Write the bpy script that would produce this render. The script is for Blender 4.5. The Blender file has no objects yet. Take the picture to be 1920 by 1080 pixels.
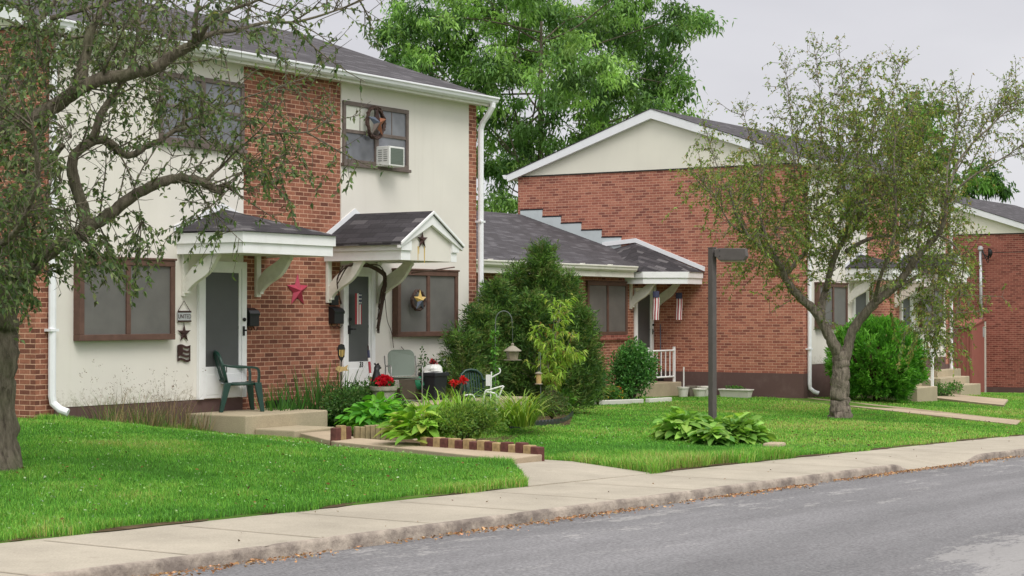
import bpy, math, random
import numpy as np
from mathutils import Vector, Matrix
R_ = random.Random(7); rng = np.random.default_rng(11)
S = bpy.context.scene; COL = S.collection
# ------------------------------------------------------------------ camera
FPX = 3394.; YAW = math.radians(33.19); PITCH = math.radians(.809)
CAM = np.array([0., -18.26, 1.75])
CF = np.array([math.cos(YAW)*math.cos(PITCH), math.sin(YAW)*math.cos(PITCH), math.sin(PITCH)])
CR = np.array([math.sin(YAW), -math.cos(YAW), 0.]); CU = np.cross(CR, CF)
cd = bpy.data.cameras.new('camera'); cam = bpy.data.objects.new('camera', cd); COL.objects.link(cam)
cd.sensor_width = 36.; cd.lens = 36.*FPX/1920.; cd.clip_start = .1; cd.clip_end = 3000.
cam.matrix_world = Matrix(((CR[0], CU[0], -CF[0], CAM[0]), (CR[1], CU[1], -CF[1], CAM[1]), (CR[2], CU[2], -CF[2], CAM[2]), (0, 0, 0, 1)))
S.camera = cam
def ray(x, y): return CF + (x-960)/FPX*CR - (y-540)/FPX*CU
def onY(x, y, Y):
    d = ray(x, y); return CAM + d*((Y-CAM[1])/d[1])
def onX(x, y, X):
    d = ray(x, y); return CAM + d*((X-CAM[0])/d[0])
def atZ(x, y, Z): return CAM + ray(x, y)*Z            # a point at a given depth
# ------------------------------------------------------------------ terrain
ZHX, ZHZ = [-60, 0, 16.5, 19.2, 20.3, 21.3, 23, 26, 30, 35, 41, 52, 60, 80, 200], [1., .55, .34, .05, -.09, -.04, .05, .0, -.12, -.27, -.33, -.6, -.92, -1.5, -3.]
ZWX, ZWZ = [-60, 0, 9, 20, 29, 38, 60, 90, 200], [.9, .4, .2, -.04, -.26, -.56, -1.2, -2, -3.5]
def zw(X): return np.interp(X, ZWX, ZWZ)
def gz(X, Y):
    t = np.clip((np.asarray(Y)+9)/8., 0, 1)
    X = np.asarray(X, float); Y = np.asarray(Y, float)
    return zw(X)+(np.interp(X, ZHX, ZHZ)-zw(X))*t-.10*np.exp(-((X-18.45)/1.55)**2-((Y+4.1)/2.9)**2)-.055*np.exp(-((X-17.2)/1.1)**2-((Y+6.7)/1.3)**2)+.085*np.exp(-((X-22.2)/1.7)**2-((Y+2.9)/1.15)**2)
def G(x, y):
    d = ray(x, y); t = 6.
    while t < 150:
        P = CAM+d*t
        if P[2] < gz(P[0], P[1]): break
        t += .02
    return P
# ------------------------------------------------------------------ object helpers
ORG = {}
def tag(o, label=None, cat=None, group=None, kind=None):
    if label: o['label'] = label
    if cat: o['category'] = cat
    if group: o['group'] = group
    if kind: o['kind'] = kind
    return o
def thing(name, loc, label, cat, group=None):
    o = bpy.data.objects.new(name, None); o.empty_display_size = .2; COL.objects.link(o)
    o.location = [float(v) for v in loc]; ORG[o] = Vector(o.location); return tag(o, label, cat, group)
def org(o):
    v = Vector((0, 0, 0))
    while o is not None:
        v += ORG.get(o, Vector((0, 0, 0))); o = o.parent
    return v
def link(name, me, parent=None, origin=None):
    o = bpy.data.objects.new(name, me); COL.objects.link(o)
    if parent is not None:
        o.parent = parent; me.transform(Matrix.Translation(-org(parent)))
    elif origin is not None:
        v = Vector([float(a) for a in origin]); me.transform(Matrix.Translation(-v)); o.location = v; ORG[o] = v
    return o
class MB:
    def __init__(s): s.v = []; s.f = []
    def add(s, V, F):
        b = len(s.v); s.v += [tuple(float(c) for c in p) for p in V]; s.f += [tuple(i+b for i in f) for f in F]; return s
    def box(s, x0, x1, y0, y1, z0, z1):
        return s.add([(x0,y0,z0),(x1,y0,z0),(x1,y1,z0),(x0,y1,z0),(x0,y0,z1),(x1,y0,z1),(x1,y1,z1),(x0,y1,z1)],
                     [(0,3,2,1),(4,5,6,7),(0,1,5,4),(1,2,6,5),(2,3,7,6),(3,0,4,7)])
    def obox(s, c, ax, ay, az):      # oriented box from a centre and three half vectors
        c, ax, ay, az = map(Vector, (c, ax, ay, az)); V = []
        for k in (-1, 1):
            for i, j in ((-1,-1),(1,-1),(1,1),(-1,1)): V.append(c+ax*i+ay*j+az*k)
        return s.add(V, [(0,3,2,1),(4,5,6,7),(0,1,5,4),(1,2,6,5),(2,3,7,6),(3,0,4,7)])
    def prism(s, poly, fn, a0, a1):  # poly of (u,v); fn(u,v,a) -> xyz
        n = len(poly); V = [fn(u, v, a0) for u, v in poly]+[fn(u, v, a1) for u, v in poly]
        return s.add(V, [tuple(range(n-1, -1, -1)), tuple(range(n, 2*n))]+[(i, (i+1) % n, n+(i+1) % n, n+i) for i in range(n)])
    def poly(s, V): return s.add(V, [tuple(range(len(V)))])
    def tube(s, pts, r, n=8, cap=True, rough=0.):
        P = [Vector([float(c) for c in p]) for p in pts]; m = len(P)
        rr = [r]*m if not hasattr(r, '__len__') else list(r)
        V, F = [], []; up = None
        for i, p in enumerate(P):
            t = (P[min(i+1, m-1)]-P[max(i-1, 0)])
            t = t.normalized() if t.length > 1e-9 else Vector((0, 0, 1))
            if up is None:
                up = Vector((0, 0, 1)) if abs(t.z) < .9 else Vector((1, 0, 0))
            a = t.cross(up); a = a.normalized() if a.length > 1e-6 else t.orthogonal().normalized()
            up = a.cross(t)
            for k in range(n):
                q = 2*math.pi*k/n; V.append(p+(a*math.cos(q)+up*math.sin(q))*rr[i]*(1+(R_.gauss(0, rough) if rough else 0)))
        for i in range(m-1):
            for k in range(n): F.append((i*n+k, i*n+(k+1) % n, (i+1)*n+(k+1) % n, (i+1)*n+k))
        if cap: F += [tuple(range(n-1, -1, -1)), tuple(range((m-1)*n, m*n))]
        return s.add(V, F)
    def lathe(s, c, prof, n=20, cap=True, sx=1, sy=1):
        V, F = [], []; m = len(prof)
        for r, z in prof:
            for k in range(n): V.append((c[0]+sx*r*math.cos(2*math.pi*k/n), c[1]+sy*r*math.sin(2*math.pi*k/n), c[2]+z))
        for i in range(m-1):
            for k in range(n): F.append((i*n+k, i*n+(k+1) % n, (i+1)*n+(k+1) % n, (i+1)*n+k))
        if cap: F += [tuple(range(n-1, -1, -1)), tuple(range((m-1)*n, m*n))]
        return s.add(V, F)
    def ball(s, c, r, n=12, sq=(1,1,1)):
        m = n//2+1; V, F = [], []
        for i in range(m):
            th = math.pi*i/(m-1)
            for k in range(n):
                ph = 2*math.pi*k/n
                V.append((c[0]+r*sq[0]*math.sin(th)*math.cos(ph), c[1]+r*sq[1]*math.sin(th)*math.sin(ph), c[2]+r*sq[2]*math.cos(th)))
        for i in range(m-1):
            for k in range(n): F.append((i*n+k, (i+1)*n+k, (i+1)*n+(k+1) % n, i*n+(k+1) % n))
        return s.add(V, F)
    def build(s, name, mat, parent=None, smooth=False, bevel=0, origin=None):
        me = bpy.data.meshes.new(name); me.from_pydata(s.v, [], s.f); me.update()
        uvs(me)
        mats = mat if isinstance(mat, (list, tuple)) else [mat]
        for m in mats: me.materials.append(m)
        if smooth:
            me.polygons.foreach_set('use_smooth', [True]*len(me.polygons))
        if parent is None and origin is None and s.v:
            a = np.array(s.v); origin = ((a[:,0].min()+a[:,0].max())/2, (a[:,1].min()+a[:,1].max())/2, a[:,2].min())
        o = link(name, me, parent, origin)
        if bevel:
            b = o.modifiers.new('edge', 'BEVEL'); b.width = bevel; b.segments = 2; b.limit_method = 'ANGLE'; b.harden_normals = False
        return o
def uvs(me):     # box-projected texture coordinates in metres
    uv = me.uv_layers.new(name='UVMap').data
    vs = me.vertices
    for p in me.polygons:
        n = p.normal; ax, ay, az = abs(n.x), abs(n.y), abs(n.z)
        for li in p.loop_indices:
            c = vs[me.loops[li].vertex_index].co
            if az > .35 and az >= .8*max(ax, ay): q = (c.y, c.x*1.05) if ax > ay and ax > .1 else (c.x, c.y*1.05)
            elif ax > ay: q = (c.y, c.z)
            else: q = (c.x, c.z)
            uv[li].uv = q
def np_obj(name, V, F, mat, tint=None, parent=None, smooth=False, origin=None):
    V = np.asarray(V, np.float32); F = np.asarray(F, np.int32); n, k = F.shape
    if parent is not None: V = V-np.array(org(parent), np.float32)
    elif origin is not None: V = V-np.array(origin, np.float32)
    me = bpy.data.meshes.new(name); me.vertices.add(len(V)); me.vertices.foreach_set('co', V.ravel())
    me.loops.add(n*k); me.loops.foreach_set('vertex_index', F.ravel())
    me.polygons.add(n); me.polygons.foreach_set('loop_start', np.arange(0, n*k, k, dtype=np.int32))
    me.polygons.foreach_set('loop_total', np.full(n, k, np.int32))
    if smooth: me.polygons.foreach_set('use_smooth', np.ones(n, bool))
    me.update(calc_edges=True)
    if tint is not None:
        a = me.color_attributes.new('tint', 'FLOAT_COLOR', 'POINT')
        a.data.foreach_set('color', np.c_[np.asarray(tint, np.float32), np.ones(len(V), np.float32)].ravel())
    me.materials.append(mat)
    o = bpy.data.objects.new(name, me); COL.objects.link(o)
    if parent is not None: o.parent = parent
    elif origin is not None: o.location = [float(v) for v in origin]; ORG[o] = Vector(o.location)
    return o
# ------------------------------------------------------------------ materials
def lin(r, g, b, k=1.):
    f = lambda c: (c/255/12.92 if c/255 <= .04045 else ((c/255+.055)/1.055)**2.4)*k
    return (f(r), f(g), f(b), 1.)
class N:
    def __init__(s, name):
        s.m = bpy.data.materials.new(name); s.m.use_nodes = True; s.t = s.m.node_tree; s.t.nodes.clear()
        s.out = s('ShaderNodeOutputMaterial'); s.b = s('ShaderNodeBsdfPrincipled'); s.l(s.b.outputs[0], s.out.inputs[0])
    def __call__(s, typ, **kw):
        n = s.t.nodes.new(typ)
        for k, v in kw.items():
            if k in n.inputs: n.inputs[k].default_value = v
            else: setattr(n, k, v)
        return n
    def l(s, a, b): s.t.links.new(a, b)
    def coord(s, kind='Object', scale=None):
        tc = s('ShaderNodeTexCoord')
        if scale is None: return tc.outputs[kind]
        mp = s('ShaderNodeMapping'); mp.inputs['Scale'].default_value = scale; s.l(tc.outputs[kind], mp.inputs[0]); return mp.outputs[0]
    def noise(s, co, scale, detail=4, rough=.55):
        n = s('ShaderNodeTexNoise', Scale=scale, Detail=detail, Roughness=rough); s.l(co, n.inputs['Vector']); return n.outputs['Fac']
    def ramp(s, fac, stops):
        r = s('ShaderNodeValToRGB'); e = r.color_ramp.elements
        while len(e) < len(stops): e.new(.5)
        for q, (p, c) in zip(e, stops): q.position = p; q.color = c if len(c) == 4 else (*c, 1)
        s.l(fac, r.inputs[0]); return r.outputs[0]
    def mix(s, fac, a, b, mode='MIX'):
        n = s('ShaderNodeMix', data_type='RGBA', blend_type=mode)
        for sock, v in ((n.inputs[0], fac), (n.inputs[6], a), (n.inputs[7], b)):
            if hasattr(v, 'links'): s.l(v, sock)
            else: sock.default_value = v
        return n.outputs[2]
    def bump(s, h, strength=.3, dist=.01):
        n = s('ShaderNodeBump', Strength=strength, Distance=dist); s.l(h, n.inputs['Height']); s.l(n.outputs[0], s.b.inputs['Normal'])
    def base(s, c, rough=.7, spec=.3, metal=0.):
        if hasattr(c, 'links'): s.l(c, s.b.inputs['Base Color'])
        else: s.b.inputs['Base Color'].default_value = c
        s.b.inputs['Roughness'].default_value = rough; s.b.inputs['Specular IOR Level'].default_value = spec; s.b.inputs['Metallic'].default_value = metal
        return s.m
W1 = (1, 1, 1, 1); K0 = (0, 0, 0, 1)
def g4(v): return (v, v, v, 1)
def plain(name, c, rough=.55, var=.18, scale=9., spec=.3, metal=0., bump=0., bscale=60.):
    n = N(name); co = n.coord('Object'); f = n.noise(co, scale, 5)
    col = n.mix(1., c, n.ramp(f, [(.3, g4(1-var)), (.7, g4(1+var*.4))]), 'MULTIPLY')
    if bump: n.bump(n.noise(co, bscale, 3), bump, .01)
    return n.base(col, rough, spec, metal)
def brick(name, tones, mortar, bw=.2032, rh=.0677):
    n = N(name); uv = n.coord('UV')
    def bt(c1, c2, mo, ms=.010):
        b = n('ShaderNodeTexBrick', offset=.5, squash=1.); b.inputs['Color1'].default_value = c1; b.inputs['Color2'].default_value = c2; b.inputs['Mortar'].default_value = mo
        for k, v in (('Scale', 1.), ('Mortar Size', ms/2*1.1), ('Mortar Smooth', .15), ('Bias', 0.), ('Brick Width', bw), ('Row Height', rh)): b.inputs[k].default_value = v
        n.l(uv, b.inputs['Vector']); return b
    t = bt(K0, W1, g4(.5))
    col = n.ramp(t.outputs['Color'], tones)
    col = n.mix(1., col, n.ramp(n.noise(uv, 28., 4), [(.3, g4(.78)), (.7, g4(1.15))]), 'MULTIPLY')
    col = n.mix(1., col, n.ramp(n.noise(uv, .55, 5, .62), [(.28, g4(.80)), (.7, g4(1.1))]), 'MULTIPLY')
    mo = n.mix(1., mortar, n.ramp(n.noise(uv, 6., 4), [(.3, g4(.75)), (.7, g4(1.1))]), 'MULTIPLY')
    col = n.mix(t.outputs['Fac'], col, mo)
    col = n.mix(n.ramp(n.noise(n.coord('UV', (1., 3., 1.)), 3.4, 3, .5), [(.70, K0), (.76, g4(.35))]), col, lin(214,188,170))
    h = n('ShaderNodeMath', operation='SUBTRACT'); h.inputs[0].default_value = 1.; n.l(t.outputs['Fac'], h.inputs[1])
    n.bump(h.outputs[0], .6, .006)
    return n.base(col, .85, .2)
M = {}
M['brick'] = brick('red_brick', [(0, lin(114,73,61)), (.3, lin(136,87,71)), (.6, lin(156,102,82)), (1, lin(172,116,94))], lin(214,172,146))
M['brick2'] = brick('pale_red_brick', [(0, lin(136,84,74)), (.3, lin(162,101,86)), (.6, lin(177,114,95)), (1, lin(188,127,106))], lin(216,174,150))
M['brick3'] = brick('dark_red_brick', [(0, lin(118,66,60)), (.4, lin(144,84,74)), (1, lin(162,98,86))], lin(190,146,128))
def stucco(name, c, dirt):
    n = N(name); co = n.coord('Object'); uv = n.coord('UV')
    col = n.mix(1., c, n.ramp(n.noise(co, .9, 6), [(.25, g4(.93)), (.75, g4(1.03))]), 'MULTIPLY')
    st = n.noise(n.coord('UV', (9., .35, 1)), 1., 5, .6)
    col = n.mix(n.ramp(st, [(.56, K0), (.8, g4(.15))]), col, dirt)
    sz = n('ShaderNodeSeparateXYZ'); n.l(uv, sz.inputs[0]); mr = n('ShaderNodeMapRange'); n.l(sz.outputs['Y'], mr.inputs[0])
    for i, v in ((1, .5), (2, 1.0), (3, .16), (4, -.14)): mr.inputs[i].default_value = v
    ad = n('ShaderNodeMath', operation='ADD'); n.l(n.noise(co, 18., 6, .75), ad.inputs[0]); n.l(mr.outputs[0], ad.inputs[1])
    col = n.mix(n.ramp(ad.outputs[0], [(.58, K0), (.72, g4(.5))]), col, lin(150,140,118))
    n.bump(n.noise(co, 160., 3), .25, .004); return n.base(col, .9, .15)
M['stucco'] = stucco('cream_stucco', lin(228,223,214), lin(186,178,160))
M['siding'] = stucco('cream_gable_panel', lin(232,228,214), lin(204,198,180))
def shingle(name, a, b, hi):
    n = N(name); uv = n.coord('UV')
    t = n('ShaderNodeTexBrick', offset=.5); t.inputs['Color1'].default_value = K0; t.inputs['Color2'].default_value = W1; t.inputs['Mortar'].default_value = g4(.2)
    for k, v in (('Scale', 1.), ('Mortar Size', .004), ('Mortar Smooth', .3), ('Bias', 0.), ('Brick Width', .31), ('Row Height', .135)): t.inputs[k].default_value = v
    n.l(uv, t.inputs['Vector'])
    col = n.ramp(t.outputs['Color'], [(0, a), (.75, b), (.95, hi)])
    col = n.mix(n.ramp(n.noise(n.coord('UV', (.6, 3., 1)), 1.6, 6, .65), [(.52, K0), (.75, g4(.28))]), col, hi)
    col = n.mix(1., col, n.ramp(n.noise(uv, 60., 3), [(.3, g4(.7)), (.7, g4(1.25))]), 'MULTIPLY')
    col = n.mix(t.outputs['Fac'], col, lin(34,33,36))
    n.bump(t.outputs['Color'], .35, .006); return n.base(col, .95, .15)
M['shingle'] = shingle('dark_shingle', lin(72,69,71), lin(82,79,82), lin(98,95,98))
M['shingle2'] = shingle('worn_dark_shingle', lin(58,56,58), lin(72,69,72), lin(104,101,102))
def painted(name, c, grime, amt=.35, rough=.5):
    n = N(name); co = n.coord('Object')
    col = n.mix(n.ramp(n.noise(co, 3.2, 6, .7), [(.5, K0), (.82, g4(amt))]), c, grime)
    col = n.mix(n.ramp(n.noise(co, 45., 3), [(.62, K0), (.8, g4(amt*.5))]), col, grime)
    return n.base(col, rough, .35)
M['white'] = painted('white_paint', lin(240,240,240), lin(188,186,176))
M['oldwhite'] = painted('worn_white_paint', lin(228,226,216), lin(170,164,148), .6, .65)
M['alu'] = painted('white_gutter_metal', lin(238,239,242), lin(196,194,190), .3, .35)
M['brown'] = plain('brown_window_paint', lin(102,76,66), .5, .25)
M['browngrey'] = plain('grey_brown_wood', lin(112,100,94), .6, .25)
M['maroon'] = painted('maroon_foundation_paint', lin(98,76,72), lin(122,104,98), .5, .8)
def screen(name, c):
    n = N(name); uv = n.coord('UV')
    f = n.noise(uv, 2.2, 4)
    col = n.mix(1., c, n.ramp(f, [(.3, g4(.72)), (.7, g4(1.2))]), 'MULTIPLY')  # soft light and dark patches painted into the colour as uneven reflections
    w = n('ShaderNodeTexWave', Scale=38., Distortion=.6); n.l(uv, w.inputs[0])
    col = n.mix(.10, col, w.outputs['Color'])
    return n.base(col, .42, .4)
M['screen'] = screen('grey_window_screen', lin(88,85,80))
M['darkscreen'] = screen('dark_door_screen', lin(58,60,60))
def glass(name, c, rough=.08):
    n = N(name); uv = n.coord('UV'); col = n.mix(1., c, n.ramp(n.noise(uv, 1.4, 3), [(.35, g4(.6)), (.65, g4(1.3))]), 'MULTIPLY')
    return n.base(col, rough, .6)
M['glass'] = glass('window_glass', lin(118,120,126), .14)
M['blind'] = plain('drawn_blind', lin(214,214,204), .7, .08)
def concrete(name, c, k=1., stain=.3, joint=None):
    n = N(name); co = n.coord('Object')
    col = n.mix(1., c, n.ramp(n.noise(co, 1.1, 6, .65), [(.25, g4(1-stain)), (.75, g4(1.08))]), 'MULTIPLY')
    col = n.mix(1., col, n.ramp(n.noise(co, 70., 3), [(.25, g4(.82)), (.75, g4(1.1))]), 'MULTIPLY')
    col = n.mix(n.ramp(n.noise(co, 5.5, 6, .7), [(.6, K0), (.78, g4(.45))]), col, lin(120,112,98))
    n.bump(n.noise(co, 55., 4), .3, .006); return n.base(col, .92, .15)
M['sidewalk'] = concrete('sidewalk_concrete', lin(176,167,151), stain=.24)
M['path'] = concrete('path_concrete', lin(184,166,142), stain=.25)
M['porch'] = concrete('porch_concrete', lin(186,172,146), stain=.25)
def kerbmat():
    n = N('kerb_concrete'); co = n.coord('Object')
    col = n.mix(n.ramp(n.noise(co, 3.0, 6, .7), [(.38, K0), (.62, W1)]), lin(126,116,108), lin(178,166,152))
    col = n.mix(n.ramp(n.noise(n.coord('Object', (1., 1., 2.)), 11., 6, .75), [(.55, K0), (.70, g4(.6))]), col, lin(92,84,78))
    n.bump(n.noise(co, 26., 6), .8, .02); return n.base(col, .95, .1)
M['kerb'] = kerbmat()
def asphalt():
    n = N('asphalt'); co = n.coord('Object')
    col = n.mix(n.noise(n.coord('Object', (.25, 1., 1.)), .9, 5, .6), lin(104,103,104), lin(138,136,137))
    col = n.mix(1., col, n.ramp(n.noise(co, 42., 3, .7), [(.3, g4(.62)), (.7, g4(1.36))]), 'MULTIPLY')
    # grey dusty patches where the top coat has worn off
    p = n.noise(n.coord('Object', (.55, 1.6, 1.)), 1.5, 7, .68)
    s = n('ShaderNodeSeparateXYZ'); n.l(co, s.inputs[0])
    edge = n('ShaderNodeMapRange'); n.l(s.outputs['Y'], edge.inputs[0])
    for i, v in ((1, -12.6), (2, -10.7), (3, -.04), (4, .085)): edge.inputs[i].default_value = v
    def blob(cx, cy, rx, ry):
        mp = n('ShaderNodeMapping', vector_type='POINT'); mp.inputs['Location'].default_value = (-cx/rx, -cy/ry, 0); mp.inputs['Scale'].default_value = (1/rx, 1/ry, 0)
        n.l(co, mp.inputs[0]); g = n('ShaderNodeTexGradient', gradient_type='SPHERICAL'); n.l(mp.outputs[0], g.inputs[0]); return g.outputs['Fac']
    a = n('ShaderNodeMath', operation='ADD'); n.l(p, a.inputs[0]); n.l(edge.outputs[0], a.inputs[1])
    b = n('ShaderNodeMath', operation='MULTIPLY_ADD'); n.l(blob(13.4, -14.6, 3.2, 1.1), b.inputs[0]); b.inputs[1].default_value = .75; n.l(a.outputs[0], b.inputs[2])
    fine = n.noise(n.coord('Object', (1., 2., 1.)), 13., 6, .8)
    c = n('ShaderNodeMath', operation='MULTIPLY_ADD'); n.l(fine, c.inputs[0]); c.inputs[1].default_value = .62; n.l(b.outputs[0], c.inputs[2])
    col = n.mix(n.ramp(c.outputs[0], [(.95, K0), (1.0, g4(.55))]), col, lin(168,165,162))
    band = n.noise(n.coord('Object', (.10, 1.3, 1.)), 1.1, 4, .5); col = n.mix(1., col, n.ramp(band, [(.35, g4(.84)), (.65, g4(1.06))]), 'MULTIPLY')
    ck = n.noise(n.coord('Object', (.35, 1.1, 1.)), .8, 7, .62); col = n.mix(n.ramp(ck, [(.488, K0), (.494, g4(.5)), (.5, K0)]), col, lin(96,92,94))
    n.bump(n.noise(co, 80., 3), .5, .006); return n.base(col, .95, .12)
M['asphalt'] = asphalt()
def soil():
    n = N('lawn_soil'); co = n.coord('Object')
    col = n.mix(n.ramp(n.noise(co, 2.2, 6, .7), [(.3, K0), (.7, W1)]), lin(70,98,40), lin(92,122,52))
    col = n.mix(n.ramp(n.noise(co, 14., 4), [(.58, K0), (.75, g4(.5))]), col, lin(96,90,58))
    n.bump(n.noise(co, 30., 4), .8, .03); return n.base(col, 1., .05)
M['soil'] = soil()
M['earth'] = plain('dark_bed_earth', lin(92,78,60), 1., .4, 6., .05, 0., .8, 30.)
def leafmat(name, trans=.35, rough=.55, spec=.25):
    n = N(name); a = n('ShaderNodeAttribute', attribute_name='tint')
    n.base(a.outputs['Color'], rough, spec)
    t = n('ShaderNodeBsdfTranslucent'); n.l(n.mix(1., a.outputs['Color'], (1.2, 1.2, .7, 1), 'MULTIPLY'), t.inputs['Color'])
    m = n('ShaderNodeMixShader'); m.inputs[0].default_value = trans
    n.l(n.b.outputs[0], m.inputs[1]); n.l(t.outputs[0], m.inputs[2]); n.l(m.outputs[0], n.out.inputs[0]); return n.m
M['leaf'] = leafmat('leaf'); M['blade'] = leafmat('grass_blade', .3, .6, .15); M['dry'] = leafmat('dry_leaf', .15, .8, .1)
def bark(name, a, b, moss):
    n = N(name); co = n.coord('Object')
    w = n.noise(n.coord('Object', (1., 1., .22)), 22., 6, .7)
    col = n.mix(n.ramp(w, [(.35, K0), (.65, W1)]), a, b)
    col = n.mix(n.ramp(n.noise(co, 3.5, 5), [(.45, K0), (.7, g4(.6))]), col, moss)
    n.bump(w, 1., .05); return n.base(col, .95, .1)
M['bark'] = bark('crabapple_bark', lin(86,78,68), lin(146,136,120), lin(104,106,80))
M['bark2'] = bark('greybark', lin(92,84,76), lin(164,152,138), lin(126,122,104))
M['twig'] = plain('twig_bark', lin(84,74,62), .9, .3)
M['greenplastic'] = plain('dark_green_plastic', lin(28,62,52), .35, .15, 5., .5)
M['black'] = plain('black_metal', lin(26,26,28), .45, .2, 9., .4)
M['blackplastic'] = plain('black_plastic', lin(34,36,42), .4, .15, 5., .4)
M['redstar'] = painted('faded_red_metal', lin(176,62,84), lin(128,44,58), .5, .5)
M['rust'] = plain('dark_rusty_metal', lin(66,44,40), .7, .4)
M['rustrun'] = plain('rust_stain', lin(206,172,92), .9, .2)
M['pole'] = plain('brown_grey_lamp_paint', lin(92,86,84), .55, .15)
M['wicker'] = plain('grapevine', lin(86,68,62), .9, .4, 30.)
M['red'] = plain('red_cloth', lin(168,66,74), .8, .15); M['cloth'] = plain('white_cloth', lin(226,222,220), .8, .08); M['navy'] = plain('navy_cloth', lin(66,68,92), .8, .15)
M['tan'] = plain('tan_wood', lin(196,166,112), .8, .2); M['blocktan'] = plain('tan_block', lin(168,144,104), .9, .4, 14.); M['blockred'] = plain('maroon_block', lin(102,64,58), .9, .4, 14.); M['blockgrey'] = plain('weathered_block', lin(150,136,104), .9, .35, 8.)
M['chairgrey'] = painted('grey_green_metal', lin(112,122,112), lin(92,96,86), .6, .5)
M['steel'] = plain('grey_steel_tube', lin(150,150,146), .35, .15, 9., .5, .6)
M['whiteplastic'] = plain('white_plastic', lin(226,226,222), .4, .1, 5., .4)
M['planter'] = plain('stone_planter', lin(170,166,150), .85, .25, 12., .2, 0., .4, 60.)
M['terracotta'] = plain('terracotta', lin(150,98,74), .85, .2)
M['taupe'] = plain('taupe_plastic', lin(126,118,106), .5, .12)
M['redflower'] = plain('red_petals', lin(196,28,44), .6, .3, 30.)
M['gold'] = plain('gold_paint', lin(212,180,104), .5, .15); M['bluegrey'] = plain('weathered_blue', lin(96,104,120), .6, .2)
M['shedred'] = painted('red_brown_board', lin(156,96,86), lin(126,78,70), .5, .7)
M['galv'] = plain('galvanised_steel', lin(196,198,200), .4, .15, 12., .5, .5)
M['flash'] = painted('grey_step_flashing', lin(196,204,206), lin(160,164,164), .5, .5)
M['feeder'] = plain('weathered_taupe_metal', lin(146,138,122), .55, .2)
M['hook'] = plain('hook_metal', lin(104,112,104), .5, .2)
M['dirtyplastic'] = painted('off_white_plastic', lin(218,216,206), lin(168,162,146), .6, .5)
# ------------------------------------------------------------------ world, sun
SUN_EL, SUN_AZ = math.radians(52), math.radians(238)      # azimuth measured from +X towards +Y: front left of the houses
W = bpy.data.worlds.new('World'); S.world = W; W.use_nodes = True; wt = W.node_tree; wt.nodes.clear()
def wn(t, **k):
    n = wt.nodes.new(t)
    for a, b in k.items(): setattr(n, a, b)
    return n
sky = wn('ShaderNodeTexSky', sky_type='NISHITA', sun_disc=False); sky.sun_elevation = SUN_EL; sky.sun_rotation = math.pi/2-SUN_AZ; sky.dust_density = 4.
hs = wn('ShaderNodeHueSaturation'); hs.inputs['Saturation'].default_value = .12; wt.links.new(sky.outputs[0], hs.inputs['Color'])
tc = wn('ShaderNodeTexCoord'); sp = wn('ShaderNodeSeparateXYZ'); wt.links.new(tc.outputs['Generated'], sp.inputs[0])
# overcast: pale at the horizon, brighter overhead, faint cloud mottling
rp = wn('ShaderNodeValToRGB'); wt.links.new(sp.outputs['Z'], rp.inputs[0]); e = rp.color_ramp.elements
e[0].position = 0.; e[0].color = (8.3, 8.3, 8.45, 1); e[1].position = .17; e[1].color = (6.9, 6.9, 7.3, 1)
q = e.new(.45); q.color = (11.0, 11.0, 11.1, 1); q = e.new(1.); q.color = (19.5, 19.3, 19.2, 1)
nz = wn('ShaderNodeTexNoise'); nz.inputs['Scale'].default_value = 2.4; nz.inputs['Detail'].default_value = 5.
mpn = wn('ShaderNodeMapping'); mpn.inputs['Scale'].default_value = (1, 1, 3.2); wt.links.new(tc.outputs['Generated'], mpn.inputs[0]); wt.links.new(mpn.outputs[0], nz.inputs['Vector'])
nr = wn('ShaderNodeValToRGB'); wt.links.new(nz.outputs['Fac'], nr.inputs[0]); nr.color_ramp.elements[0].color = (.87, .87, .89, 1); nr.color_ramp.elements[0].position = .35; nr.color_ramp.elements[1].color = (1.1, 1.1, 1.1, 1); nr.color_ramp.elements[1].position = .68
m1 = wn('ShaderNodeMix', data_type='RGBA', blend_type='MULTIPLY'); m1.inputs[0].default_value = 1.; wt.links.new(rp.outputs[0], m1.inputs[6]); wt.links.new(nr.outputs[0], m1.inputs[7])
m2 = wn('ShaderNodeMix', data_type='RGBA'); m2.inputs[0].default_value = .9; wt.links.new(hs.outputs[0], m2.inputs[6]); wt.links.new(m1.outputs[2], m2.inputs[7])
bg = wn('ShaderNodeBackground'); bg.inputs['Strength'].default_value = .1; wt.links.new(m2.outputs[2], bg.inputs[0])
wo = wn('ShaderNodeOutputWorld'); wt.links.new(bg.outputs[0], wo.inputs[0])
sl = bpy.data.lights.new('sun', 'SUN'); sl.energy = 1.5; sl.angle = math.radians(24); sl.color = (1., .965, .91)
so = bpy.data.objects.new('sun', sl); COL.objects.link(so)
sd = Vector((math.cos(SUN_EL)*math.cos(SUN_AZ), math.cos(SUN_EL)*math.sin(SUN_AZ), math.sin(SUN_EL)))
so.rotation_euler = sd.to_track_quat('Z', 'Y').to_euler(); so.location = (0, -30, 30)
S.view_settings.view_transform = 'Standard'; S.view_settings.look = 'None'; S.view_settings.exposure = .12; S.view_settings.gamma = 1.
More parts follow.
